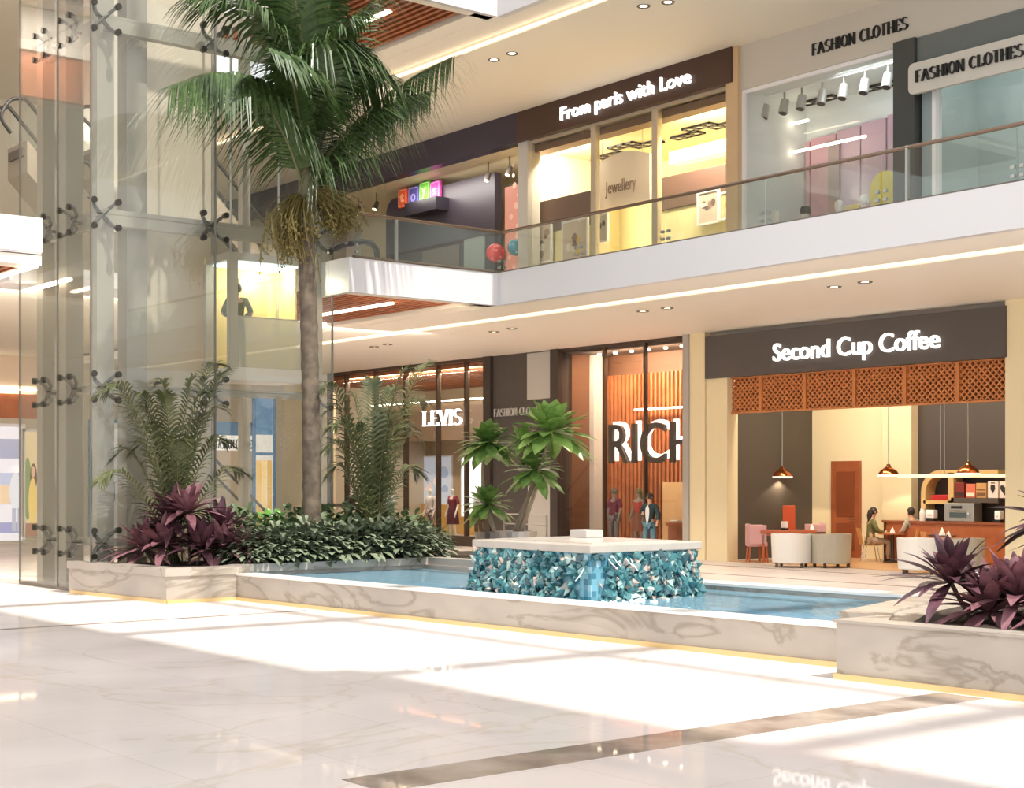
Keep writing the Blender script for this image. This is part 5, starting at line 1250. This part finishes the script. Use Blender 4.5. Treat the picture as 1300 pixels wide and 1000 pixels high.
def figure(t, J, skin, top, bottom, hair, shoe, sleeve='long', face=True, legs='trousers', longhair=False, shirt2=None, female=False):
    R = dict(pelvis=(.13,.1), spine=(.12,.095), chest=(.15,.1), neck=.052, h0=.062, h1=.088, h2=.06)
    N = {k: (tuple(J[k]), R[k]) for k in R}; E = [('pelvis','spine'),('spine','chest'),('chest','neck'),('neck','h0'),('h0','h1'),('h1','h2')]
    for n in 'lr':
        rr = dict(hip=.085, knee=.056, ank=.042, toe=.032, sh=.058, el=.043, wr=.03)
        for k, v in rr.items(): N[k+n] = (tuple(J[k+n]), v)
        E += [('pelvis','hip'+n),('hip'+n,'knee'+n),('knee'+n,'ank'+n),('ank'+n,'toe'+n),('chest','sh'+n),('sh'+n,'el'+n),('el'+n,'wr'+n)]
        d = (J['wr'+n]-J['el'+n]).normalized(); sd_ = d.cross(V((0,-1,0))); sd_ = (sd_ if sd_.length > .2 else V((1,0,0))).normalized()
        pn = d.cross(sd_)
        N['palm'+n] = (tuple(J['wr'+n]+d*.06), (.036,.02)); E.append(('wr'+n,'palm'+n))
        for q, (off, ln) in enumerate(((-.03,.065),(-.01,.078),(.01,.072),(.03,.055))):
            a = J['wr'+n]+d*.09+sd_*off; b = a+d*ln*.55+pn*.008; c_ = b+d*ln*.4+pn*.03
            N['f%d%s' % (q,n)] = (tuple(a), .0095); N['g%d%s' % (q,n)] = (tuple(b), .009); N['k%d%s' % (q,n)] = (tuple(c_), .007)
            E += [('palm'+n,'f%d%s' % (q,n)),('f%d%s' % (q,n),'g%d%s' % (q,n)),('g%d%s' % (q,n),'k%d%s' % (q,n))]
        th = J['wr'+n]+d*.045-sd_*.045; N['th'+n] = (tuple(th), .011); N['tk'+n] = (tuple(th+d*.045-sd_*.012), .008); E += [('palm'+n,'th'+n),('th'+n,'tk'+n)]
    add('body', skin_mesh(N, E, 'pelvis'), skin, t, smooth=True, world=False)
    up = .022
    def cloth(keys, edges, root, ex, m, nm, over={}):
        n2 = {}
        for k in keys:
            p, rr = N[k]; rr = rr if isinstance(rr, tuple) else (rr, rr); e = over.get(k, ex); n2[k] = (p, (rr[0]+e, rr[1]+e))
        return add(nm, skin_mesh(n2, edges, root), m, t, smooth=True, world=False)
    N['hem'] = (tuple(J['pelvis']+V((0,0,-.1 if J['pelvis'].z > .8 else -.04))), (.135,.105)); ks = ['hem','pelvis','spine','chest','shl','shr']; es = [('hem','pelvis'),('pelvis','spine'),('spine','chest'),('chest','shl'),('chest','shr')]
    if sleeve != 'none':
        for n in 'lr':
            e_ = J['el'+n] if sleeve == 'long' else J['sh'+n].lerp(J['el'+n], .75)
            N['cs'+n] = (tuple(J['sh'+n].lerp(J['el'+n], .95)), .045); ks.append('cs'+n); es.append(('sh'+n,'cs'+n))
            if sleeve == 'long': N['cw'+n] = (tuple(J['el'+n].lerp(J['wr'+n], .9)), .036); ks.append('cw'+n); es.append(('cs'+n,'cw'+n))
    cloth(ks, es, 'pelvis', up, top, 'jacket' if shirt2 else 'top')
    if shirt2:
        c0, c1 = J['chest'], J['pelvis']
        m = MB(); m.leaf(c0+V((.0,-.125,.12)), (0,-.03,-1), .55, .13, 0, up=(0,-1,0), seg=6, fold=0, shape=.7); add('shirt_front', m, shirt2, t, world=False)
    if legs == 'trousers':
        for n in 'lr': N['ca'+n] = (tuple(J['knee'+n].lerp(J['ank'+n], .92)), .048)
        cloth(['pelvis','hipl','hipr','kneel','kneer','cal','car'], [('pelvis','hipl'),('pelvis','hipr'),('hipl','kneel'),('hipr','kneer'),('kneel','cal'),('kneer','car')], 'pelvis', .017, bottom, 'trousers')
    elif legs == 'skirt':
        z0 = J['pelvis'].z+.1; c = J['pelvis']
        add('skirt', MB().lathe([(.155, .12), (.18, 0), (.2, -.2), (.22, -.42)], c, 18), bottom, t, world=False)
    for n in 'lr':
        a = J['ank'+n]; f = J['toe'+n]; zb = a.z-.09
        add('shoe', MB().obox((a+f)/2-V((0,.0,.01+.02)), .095, .27, .075), shoe, t, world=False, bevel=.03)
    if face:
        h = J['h1']; add('nose', MB().tube([h+V((0,-.085,.03)), h+V((0,-.115,-.01)), h+V((0,-.09,-.02))], [.008,.016,.01], 6), skin, t, world=False)
        for s in (-1, 1):
            add('eye', MB().ball(h+V((s*.034,-.083,.03)), .011, 8, 5), M_BLACK, t, world=False)
            add('ear', MB().ball(h+V((s*.09,.0,.0)), .026, 8, 6, (.5,.8,1.2)), skin, t, world=False)
        add('mouth', MB().ball(h+V((0,-.086,-.04)), .02, 8, 5, (1,.4,.3)), mat('lip', (160,96,84), .5), t, world=False)
    if hair:
        h = J['h1']; m = MB(); n = 14
        m.ball(h+V((0,.022,.03)), .105, 14, 9, (.98, .98, 1.0))
        if longhair: m.tube([h+V((0,.08,.05)), h+V((0,.12,-.08)), h+V((0,.11,-.26)), h+V((0,.1,-.36))], [.07,.07,.05,.02], 10)
        add('hair', m, hair, t, smooth=True, world=False)
    return t
SK = mat('skin', (206, 158, 128), .5); MANW = mat('mannequin_white', (236, 230, 222), .4); MANG = mat('mannequin_grey', (150, 142, 132), .4)
HAIRD = mat('dark_hair', (44, 34, 28), .6); SHOE = mat('dark_shoe', (50, 42, 38), .5)
def C(n, c): return mat('cloth_'+n, c, .8)
def turn(dirv): return math.atan2(dirv[0], -dirv[1])     # local -Y towards dirv
CAMDIR = lambda p: (-p[0], -p[1])
# man standing in the slatted shop
p = at(825, 600, Y=YW-.55); p.z = 0
t = thing('person', 'person in a dark teal jacket, white shirt and jeans standing below the big dark capitals', 'person', p, turn((.25, -1)))
figure(t, skeleton('stand', dict(elr=(.3,-.02,1.15), wrr=(.36,-.2,1.0), ell=(-.27,-.02,1.15), wrl=(-.1,-.22,1.2))), SK, C('teal', (40,62,64)), C('jeans', (92,132,150)), HAIRD, SHOE, shirt2=C('white', (230,230,232)))
def mannequin(px, Y, z0, label, skin, top, bot, hair, leg, face=(0,-1), plinth=.12, sleeve='short', long=False):
    p = at(px, 600, Y=Y); p.z = z0
    t = thing('mannequin', label, 'mannequin', p, turn(face))
    add('base', MB().lathe([(0,0),(.26,0),(.26,plinth-.02),(.24,plinth),(0,plinth)], (0,0,0), 20), M_STEEL, t, world=False)
    J = {k: v+V((0,0,plinth)) for k, v in skeleton('stand').items()}
    figure(t, J, skin, top, bot, hair, SHOE, sleeve, False, leg, long); return t
mannequin(780, YW+.75, 0, 'mannequin in a magenta and black top with grey trousers at the left of the slats', MANG, C('magenta', (120,44,74)), C('grey', (120,116,120)), C('cap', (120,110,96)), 'trousers')
mannequin(811, YW+.95, 0, 'mannequin with a red top and olive hair behind the standing person', MANG, C('red', (178,70,62)), C('rust', (140,90,70)), C('olive', (108,98,62)), 'skirt', sleeve='none', long=True)
mannequin(575, YW+.8, 0, 'mannequin in a maroon dress in the denim shop window', MANW, C('maroon', (126,30,48)), C('maroon2', (92,34,52)), None, 'skirt')
mannequin(547, YW+1.0, 0, 'mannequin in a pale grey coat left of the maroon dress', MANW, C('palegrey', (204,192,186)), C('taupe', (150,130,120)), None, 'trousers', sleeve='long')
mannequin(608, YW+.9, 0, 'mannequin in dark trousers half hidden by the left frangipani', MANW, C('white2', (228,226,230)), C('darkgrey', (84,74,72)), None, 'trousers')
mannequin(494, YW+1.0, 0, 'mannequin in a blue white top and dark skirt behind the right feathery palm', MANW, C('bluewhite', (196,208,226)), C('slate', (74,78,82)), None, 'skirt')
mannequin(447, YW+1.0, 0, 'mannequin in a dark waistcoat at the left of the denim shop', MANW, C('black', (56,46,42)), C('cream', (222,210,196)), None, 'trousers')
# folded clothes table in the slatted shop
a, b = at(848, 663, Y=YW+.5), at(872, 663, Y=YW+.5)
t = thing('display_table', 'low brown display table right of the standing person', 'table', ((a.x+b.x)/2, YW+.65, 0))
add('top', MB().box(a.x, b.x, YW+.4, YW+.95, a.z-.08, a.z), M_WOOD, t); add('front_panel', MB().box(a.x+.05, b.x-.05, YW+.45, YW+.5, 0, a.z-.08), M_WOOD, t)
for x in (a.x+.06, b.x-.06):
    for y in (YW+.56, YW+.9): add('leg', MB().box(x-.035, x+.035, y-.035, y+.035, 0, a.z-.08), M_WOOD, t)
for i, c in enumerate(((232,222,212),(206,176,150))):
    cx = a.x+(b.x-a.x)*(.3+.4*i); solo('folded_garment', MB().box(cx-.16, cx+.16, YW+.5, YW+.8, a.z, a.z+.07), C('fold%d' % i, c), ['cream', 'tan'][i]+' folded garment on the brown display table', 'garment', bevel=.02)
# fashion busts
def bust(px, z, label, m, hat=None):
    Y = 26.85; p = at(px, 600, Y=Y); p.z = ZF2+.02
    ht = z-p.z
    t = thing('display_bust', label, 'bust', p)
    add('pedestal', MB().lathe([(0,0),(.24,0),(.24,.04),(.05,.08),(.04,ht-.75),(0,ht-.75)], (0,0,0), 16), M_STEEL, t, world=False)
    add('bust', MB().lathe([(0,ht-.76),(.14,ht-.75),(.2,ht-.55),(.19,ht-.46),(.07,ht-.38),(.055,ht-.3),(.08,ht-.25),(.105,ht-.14),(.09,ht-.04),(.04,ht),(0,ht)], (0,0,0), 16), m, t, smooth=True, world=False)
    if hat: add('headwear', MB().lathe([(.115,ht-.16),(.125,ht-.08),(.1,ht+.01),(.0,ht+.04)], (0,.01,0), 16), hat, t, world=False)
bust(986, at(986, 268, Y=26.85).z, 'white display bust leftmost above the parapet', MANW)
bust(1022, at(1022, 263, Y=26.85).z, 'display bust with dark headphones band second from the left', MANW, M_BLACK)
bust(1065, at(1065, 254, Y=26.85).z, 'white display bust third from the left before the pink panels', MANW)
bust(1097, at(1097, 247, Y=26.85).z, 'pale grey display bust beside the big yellow disc', mat('bust_grey', (206,206,204), .4))
p = at(1124, 243, Y=27.6)
t = thing('display_disc', 'big yellow round display behind the glass rail', 'display', (p.x, 27.6, ZF2+.02))
m = MB(); m.add([(p.x+.42*math.cos(k*math.pi/16), 27.55, p.z+.46*math.sin(k*math.pi/16)) for k in range(32)]+[(p.x+.42*math.cos(k*math.pi/16), 27.68, p.z+.46*math.sin(k*math.pi/16)) for k in range(32)], [tuple(range(32)), tuple(range(63,31,-1))]+[(k,(k+1)%32,32+(k+1)%32,32+k) for k in range(32)])
add('disc', m, mat('yellow_disc', (232,206,44), .4, rgb2=(244,224,90), scale=5), t)
add('stand', MB().box(p.x-.3, p.x+.3, 27.5, 27.75, ZF2+.02, p.z-.3), mat('red_brown_stand', (170,74,44), .5), t)
p = at(1084, 268, Y=27.5)
t = thing('display_disc', 'small yellow box display between two busts', 'display', (p.x, 27.5, ZF2+.02))
add('box', MB().box(p.x-.22, p.x+.22, 27.4, 27.7, p.z-.3, p.z+.14), mat('yellow_box', (226,200,70), .5), t, bevel=.03)
add('stand', MB().box(p.x-.15, p.x+.15, 27.45, 27.65, ZF2+.02, p.z-.3), M_STEEL, t)
# man in the lift
cx_ = at(301, 400, X=-27.75)
t = thing('person', 'person in a dark olive shirt seen from behind inside the lift cabin', 'person', (-27.75, cx_.y, zc1-.02), turn((-.8, .5)))
figure(t, skeleton('stand', dict(elr=(.3,-.02,1.14), wrr=(.16,-.2,1.12), ell=(-.3,-.02,1.14), wrl=(-.16,-.2,1.12))), SK, C('olive2', (104,104,72)), C('khaki', (150,142,120)), HAIRD, SHOE)

# ================================================================== COFFEE SHOP FURNITURE
def pendant(px, py, Y, label):
    p = at(px, py, Y=Y)
    t = thing('pendant_lamp', label, 'pendant lamp', (p.x, Y, p.z))
    add('shade', MB().lathe([(.27,0),(.275,.02),(.22,.13),(.12,.2),(.06,.24),(.05,.3)], (0,0,0), 24), M_COPPER, t, smooth=True, world=False)
    add('rim', MB().lathe([(.24,-.012),(.285,-.012),(.285,.035),(.24,.03)], (0,0,0), 24), mat('white_rim', (240,232,222), .4, emit=(255,240,220), es=.5), t, world=False)
    add('bulb', MB().ball((0,0,.06), .06, 10, 7), mat('bulb', (255,240,210), .4, emit=(255,230,190), es=8), t, world=False)
    add('cable', MB().tube([(0,0,.29), (0,0,5.8-p.z)], .014, 6), M_STEEL, t, world=False)
    d = bpy.data.lights.new('pendant_light', 'SPOT'); d.energy = 60; d.color = WARM; d.spot_size = 2.2; d.shadow_soft_size = .12
    o = bpy.data.objects.new('pendant_light', d); o.location = (p.x, Y, p.z-.02); COL.objects.link(o)
pendant(993, 606, 31.2, 'copper pendant lamp before the dark wall of the coffee shop')
pendant(1128, 604, 31.4, 'copper pendant lamp before the cream wall above the seated pair')
pendant(1229, 602, 30.6, 'copper pendant lamp at the right above the coffee bar')
a, b = at(1140, 604, Y=30.9), at(1284, 602, Y=30.9)
t = thing('linear_pendant', 'long thin cream hanging light bar over the coffee bar', 'pendant lamp', (a.x, 30.9, a.z))
add('bar', MB().box(a.x, b.x, 30.87, 30.93, a.z-.04, a.z+.04), mat('bar_cream', (236,220,186), .5, emit=(255,236,196), es=.4), t)
for px in (1194, 1199): x = at(px, 600, Y=30.9).x; add('hanger', MB().tube([(x, 30.9, a.z), (x, 30.9, 5.8)], .01, 5), M_STEEL, t)
# coffee bar
YC = 31.6
a, b = at(1122, 660, Y=YC), at(1300, 660, Y=YC)
t = thing('coffee_bar', 'long brown wooden coffee bar in front of the shelves', 'counter', ((a.x+b.x)/2, YC, 0))
add('front', MB().box(a.x, b.x-.4, YC, YC+.06, .012, a.z-.05), M_WOOD, t); add('end_panel', MB().box(a.x, a.x+.06, YC, YC+.52, .012, a.z-.05), M_WOOD, t)
add('worktop', MB().box(a.x-.04, b.x-.4, YC-.04, YC+.55, a.z-.05, a.z), mat('bar_top', (146,82,48), .3), t)
zbar = a.z
# shelf behind
YS = YK-.55
a, b = at(1172, 600, Y=YS), at(1290, 600, Y=YS); zt = at(1200, 600, Y=YS).z; zb = .012
t = thing('back_shelf', 'tan open shelf frame with a rounded corner behind the coffee bar', 'shelf', ((a.x+b.x)/2, YS, 0))
M_TAN = mat('shelf_tan', (204,170,112), .45)
pts = [V((a.x, YS+.2, 0)), V((a.x, YS+.2, zt-.5))]+[V((a.x+.5-.5*math.cos(k*math.pi/12), YS+.2, zt-.5+.5*math.sin(k*math.pi/12))) for k in range(1,7)]+[V((b.x-.5, YS+.2, zt))]
fm = MB()
vs = []; fs = []
for i, p in enumerate(pts):
    d = (pts[min(i+1, len(pts)-1)]-pts[max(i-1, 0)]).normalized(); n_ = V((-d.z, 0, d.x))*.07
    vs += [p-n_-V((0,.2,0)), p+n_-V((0,.2,0)), p+n_+V((0,.2,0)), p-n_+V((0,.2,0))]
for i in range(len(pts)-1):
    for k in range(4): fs.append((4*i+k, 4*i+(k+1)%4, 4*i+4+(k+1)%4, 4*i+4+k))
e_ = 4*(len(pts)-1); fs += [(3,2,1,0), (e_,e_+1,e_+2,e_+3)]
fm.add(vs, fs)
add('outer_frame', fm, M_TAN, t)
xm_ = at(1207, 600, Y=YS).x; add('upright', MB().box(xm_-.08, xm_+.08, YS, YS+.4, .012, zt), M_TAN, t)
zsA, zsB = at(1190, 635, Y=YS).z, at(1250, 632, Y=YS).z
add('shelf_board', MB().box(a.x, xm_, YS, YS+.4, zsA-.09, zsA+.0), M_TAN, t)
add('shelf_board', MB().box(xm_, b.x-.5, YS, YS+.4, zsB-.12, zsB), mat('shelf_dark', (84,72,64), .5), t)
solo('cup_stack', MB().box(at(1180,630,Y=YS).x, at(1204,630,Y=YS).x, YS+.05, YS+.3, zsA, zsA+.14), mat('red_pack', (176,32,30), .5), 'flat red pack on the left shelf behind the coffee bar', 'pack', bevel=.015)
for i, (q0, q1, y0, c, c2, l) in enumerate(((1212,1224,612,(120,40,32),(60,30,26),'dark red coffee box first from the left on the shelf'),(1226,1238,614,(206,110,84),(240,220,200),'coral and cream coffee box second from the left'),(1239,1252,613,(196,150,96),(120,80,50),'tan coffee box with brown bands in the middle of the row'),(1254,1267,611,(232,216,204),(40,34,32),'cream coffee box with a dark mark second from the right'),(1269,1282,611,(236,214,206),(46,38,36),'cream coffee box with a dark heart at the right end'))):
    a1, b1 = at(q0, y0, Y=YS+.02), at(q1, 631, Y=YS+.02)
    t = thing('coffee_box', l, 'box', ((a1.x+b1.x)/2, YS+.1, zsB), group='coffee boxes on the shelf')
    add('carton', MB().box(a1.x, b1.x, YS+.02, YS+.26, zsB, a1.z), mat('carton_%d' % i, c, .5), t, bevel=.008)
    w_ = b1.x-a1.x; h_ = a1.z-zsB; e = MB()
    if i == 4:
        hp = [(0,-.14),(.11,.0),(.13,.07),(.09,.12),(.04,.11),(0,.06),(-.04,.11),(-.09,.12),(-.13,.07),(-.11,0)]
        e.add([((a1.x+b1.x)/2+u, YS+.016, zsB+h_*.5+v) for u, v in hp], [tuple(range(10))])
    elif i == 3: e.add([((a1.x+b1.x)/2+u, YS+.016, zsB+h_*.6+v) for u, v in ((0,-.14),(.07,-.02),(.06,.08),(-.06,.08),(-.07,-.02))], [tuple(range(5))]).box(a1.x+.3*w_, b1.x-.3*w_, YS+.014, YS+.02, zsB+h_*.88, zsB+h_*.94)
    else:
        e.box(a1.x+.02, b1.x-.02, YS+.012, YS+.02, zsB+.04, zsB+h_*.35)
        if i == 2: e.box(a1.x+.02, b1.x-.02, YS+.012, YS+.02, zsB+h_*.5, zsB+h_*.58)
    add('print', e, mat('carton_print_%d' % i, c2, .5), t)
# oven
a1, b1 = at(1212, 638, Y=32.2), at(1250, 661, Y=32.2)
t = thing('oven', 'steel oven with a dark window on the coffee bar', 'oven', ((a1.x+b1.x)/2, 32.2, zbar))
add('body', MB().box(a1.x, b1.x, 31.75, 32.12, zbar, a1.z), M_STEEL, t, bevel=.02)
w_ = b1.x-a1.x; h_ = a1.z-zbar
add('door_window', MB().box(a1.x+.2*w_, a1.x+.75*w_, 31.73, 31.76, zbar+.1, zbar+.5*h_), mat('oven_window', (70,78,76), .15), t)
add('control_strip', MB().box(a1.x+.25*w_, a1.x+.6*w_, 31.73, 31.76, zbar+.7*h_, zbar+.84*h_), M_BLACK, t)
add('knob', MB().tube([(a1.x+.85*w_, 31.76, zbar+.45*h_), (a1.x+.85*w_, 31.7, zbar+.45*h_)], .03, 10), M_CHROME, t)
add('handle', MB().tube([(a1.x+.2*w_, 31.73, zbar+.58*h_), (a1.x+.75*w_, 31.73, zbar+.58*h_)], .015, 6), M_CHROME, t)
def dispenser(q0, q1, y0, Y, l, z):
    a1, b1 = at(q0, y0, Y=Y), at(q1, y0, Y=Y)
    t = thing('napkin_dispenser', l, 'dispenser', ((a1.x+b1.x)/2, Y, z))
    add('base', MB().box(a1.x, b1.x, Y-.1, Y+.1, z, z+.07), M_BLACK, t); add('holder', MB().box(a1.x, b1.x, Y-.09, Y+.09, z+.07, max(a1.z, z+.25)), mat('disp_white', (238,236,232), .4), t, bevel=.02)
    add('slot', MB().box(a1.x+.05, b1.x-.05, Y-.095, Y-.085, z+.13, z+.17), mat('disp_slot', (190,186,180), .4), t)
dispenser(1178, 1188, 647, 31.9, 'white napkin dispenser with a dark base at the left of the coffee bar', zbar)
dispenser(1265, 1272, 648, 31.9, 'white napkin dispenser right of the oven', zbar)
a1 = at(1171.5, 647, Y=31.9); solo('white_jar', MB().lathe([(0,0),(.08,0),(.085,.2),(.06,.27),(.06,.31),(0,.31)], (a1.x, 31.9, zbar), 14), mat('jar_white', (226,222,214), .3), 'white jar left of the napkin dispenser on the bar', 'jar')
# dining chairs and tables
def dine_chair(label, loc, rz):
    t = thing('cafe_chair', label, 'chair', loc, rz)
    m = MB()
    n = 8; vs = []
    for i in range(n+1):
        u = i/n; 
        if u < .5: y, z = -.22+.44*(u/.5), .45-.02*math.sin(u*2*math.pi)
        else: k = (u-.5)/.5; y, z = .22+.09*k, .45+.42*k
        for sx in (-1, 1): vs.append((sx*(.22 if u < .5 else .21), y, z))
        for sx in (-1, 1): vs.append((sx*(.22 if u < .5 else .21), y+(0 if u < .5 else .015), z-.015 if u < .5 else z))
    fs = []
    for i in range(n):
        a = 4*i; fs += [(a,a+1,a+5,a+4),(a+2,a+6,a+7,a+3),(a,a+4,a+6,a+2),(a+1,a+3,a+7,a+5)]
    fs += [(0,2,3,1),(4*n,4*n+1,4*n+3,4*n+2)]
    m.add(vs[:4*8+4], [f for f in fs]); add('seat_shell', m, M_MAPLE, t, world=False)
    for sx in (-1, 1):
        for sy in (-1, 1): add('leg', MB().tube([(sx*.15, sy*.13, .44), (sx*.21, sy*.21, 0)], .012, 6), M_CHROME, t, world=False)
    return t
def cafe_table(label, loc, rad=.36, h=.75, top=None):
    t = thing('cafe_table', label, 'table', loc)
    add('tabletop', MB().lathe([(0,h-.03),(rad,h-.03),(rad,h),(0,h)], (0,0,0), 24), top or M_WOOD, t, world=False)
    add('pedestal', MB().lathe([(0,0),(.24,0),(.24,.02),(.05,.05),(.045,h-.03),(0,h-.03)], (0,0,0), 16), M_BRONZE, t, world=False)
    return t
def fl(px, py, z=.012): v = at(px, py, Z=z); return v
RV = (RX, RY); LV_ = (-RX, -RY)
def seated(px, py, face, label, skin, top, bot, hair, long):
    v = fl(px, py); t = thing('person', label, 'person', v, turn(face))
    figure(t, skeleton('sit'), skin, top, bot, hair, SHOE, 'long', True, 'trousers', long); return v
v = seated(1108, 713, RV, 'person in a green top with a long ponytail sitting at the cafe table', SK, C('green', (112,112,70)), C('beige', (196,172,146)), HAIRD, True)
dine_chair('light wooden cafe chair under the person with the ponytail', v+V((-RX*.06, -RY*.06, 0)), turn(RV))
tv = fl(1133, 714); cafe_table('small round cafe table between the two seated people', tv)
v2 = seated(1157, 714, (-.75, .1), 'person in a grey shirt with dark hair sitting with the back to the hall', SK, C('greyshirt', (168,162,146)), C('dark', (96,84,76)), HAIRD, False)
dine_chair('light wooden cafe chair under the person in grey', v2+V((.06, 0, 0)), turn((-.75, .1)))
dine_chair('empty light wooden chair behind the table of the seated pair', fl(1122, 706), turn((0, -1)))
v3 = fl(1204, 722); cafe_table('round cafe table before the wooden bar at the right', v3, .4)
dine_chair('empty wooden chair left of the right cafe table', fl(1188, 721), turn(RV))
dine_chair('empty wooden chair behind the right cafe table', fl(1216, 718), turn((0, -1)))
def cone(b, l, h=.16, r_=.07):
    solo('napkin_cone', MB().lathe([(r_,0),(r_*.6,h*.5),(0,h)], b, 10), mat('napkin', (246,242,236), .7), l, 'napkin')
cone(tv+V((0,0,.75)), 'white folded napkin on the table between the seated pair')
cone(v3+V((0,0,.75)), 'white folded napkin on the right cafe table')
# rose chairs and table at the dark wall
M_ROSE = mat('rose_fabric', (208,160,160), .7); M_REDWOOD = mat('red_wood', (186,100,62), .4)
def rose_chair(label, loc, rz):
    t = thing('rose_chair', label, 'chair', loc, rz)
    add('seat', MB().box(-.24,.24,-.24,.24,.4,.52), M_ROSE, t, world=False, bevel=.03)
    add('backrest', MB().box(-.24,.24,.18,.27,.4,.98), M_ROSE, t, world=False, bevel=.03)
    for sx in (-1,1): add('arm', MB().box(sx*.27-.04,sx*.27+.04,-.2,.24,.45,.95), M_ROSE, t, world=False, bevel=.02)
    for sx in (-1,1):
        for sy in (-1,1): add('leg', MB().tube([(sx*.2,sy*.2,.42),(sx*.23,sy*.24,0)], [.03,.022], 6), M_REDWOOD, t, world=False)
rose_chair('rose upholstered chair with wooden legs at the left of the dark wall', fl(961, 713), turn(RV))
rose_chair('rose upholstered chair right of the wooden side table', fl(1034, 711.5), turn(LV_))
b0 = fl(998, 713)
t = thing('side_table', 'rectangular red wood table between the rose chairs', 'table', b0, math.atan2(RY, RX))
add('tabletop', MB().box(-.72,.72,-.35,.35,.76,.82), M_REDWOOD, t, world=False)
add('apron', MB().box(-.66,.66,-.3,.3,.68,.76), M_REDWOOD, t, world=False)
for sx in (-1,1):
    for sy in (-1,1): add('leg', MB().box(sx*.64-.03,sx*.64+.03,sy*.28-.03,sy*.28+.03,0,.7), M_REDWOOD, t, world=False)
b1 = fl(1000, 708.6)
t = thing('orange_chair', 'tall bright orange chair back behind the red wood table', 'chair', b1, turn((.5,-.85)))
M_OR = mat('orange_back', (206,84,40), .5)
add('backrest', MB().box(-.17,.17,.16,.21,.5,1.42), M_OR, t, world=False, bevel=.02)
add('seat', MB().box(-.22,.22,-.22,.2,.44,.5), M_OR, t, world=False, bevel=.02)
for sx in (-1,1):
    for sy in (-1,1): add('leg', MB().box(sx*.18-.02,sx*.18+.02,sy*.18-.02,sy*.18+.02,0,.44), M_REDWOOD, t, world=False)
q = b0+V((-.05,.0,.82)); dd = thing('napkin_dispenser', 'white napkin box on the red wood table', 'dispenser', q)
add('base', MB().box(-.08,.08,-.06,.06,0,.05), M_BLACK, dd, world=False); add('holder', MB().box(-.08,.08,-.06,.06,.05,.22), mat('disp_white', (238,236,232), .4), dd, world=False, bevel=.015)
# white tub chairs in front of the coffee shop
M_TUB = mat('tub_white', (240,236,230), .55); M_TUBG = mat('tub_grey', (178,170,152), .55)
def tub_chair(label, loc, rz, m, m2=None):
    t = thing('tub_chair', label, 'armchair', loc, rz)
    n = 20; O = MB(); ro, ri = .5, .38; vs = []; fs = []
    for i in range(n+1):
        a = math.pi*(-.12+1.24*i/n); 
        for rr in (ro, ri):
            k = 1 if rr == ro else 0
            for z in (.1, .84): 
                q = rr*(1.0 if z > .5 else .94); vs.append((q*math.cos(a), q*math.sin(a)*1.0, z if z < .5 else z-.03*abs(math.cos(a))))
    for i in range(n):
        a = 4*i; b = a+4; fs += [(a,b,b+1,a+1),(a+2,a+3,b+3,b+2),(a+1,b+1,b+3,a+3),(a,a+2,b+2,b)]
    fs += [(0,1,3,2),(4*n,4*n+2,4*n+3,4*n+1)]
    add('shell', O.add(vs, fs), m, t, world=False, bevel=.025)
    cm = MB(); pts = [(.36*math.cos(math.pi*i/12), .36*math.sin(math.pi*i/12)) for i in range(13)]+[(-.36,-.36),(.36,-.36)]
    add('seat', cm.prism(pts, .3, .48), m2 or m, t, world=False, bevel=.04); add('seat_base', MB().prism([(x*.98, y*.98) for x, y in pts], .12, .3), m, t, world=False)
    for sx, sy in ((-.3,-.28),(.3,-.28),(-.3,.32),(.3,.32)): add('foot', MB().box(sx-.03,sx+.03,sy-.03,sy+.03,0,.12), M_BRONZE, t, world=False)
def fz(px, py): return at(px, py, Z=.004)
def away(p): return (-p.x/ p.length+0, -p.y/p.length)
p = fz(1005, 719.5); tub_chair('white tub chair left of the low dark table before the coffee shop', p, turn((-.5,.85)), M_TUB)
p = fz(1055, 720); tub_chair('grey beige tub chair beside the first white tub chair', p, turn((-.9,.45)), M_TUBG)
p = fz(1167, 728); tub_chair('white tub chair in front of the person in grey', p, turn((-.5,.85)), M_TUB)
p = fz(1222, 729); tub_chair('grey tub chair behind the dark purple plant', p, turn((-.9,.45)), M_TUBG)
for (px, py, l) in ((1031, 713, 'low dark table behind the left pair of tub chairs'), (1196, 720, 'low dark table behind the right pair of tub chairs')):
    v = fz(px, py); cafe_table(l, v, .34, .78, M_BRONZE); cone(v+V((0,0,.78)), l.replace('low dark table', 'white napkin on the dark table'), .2, .08)
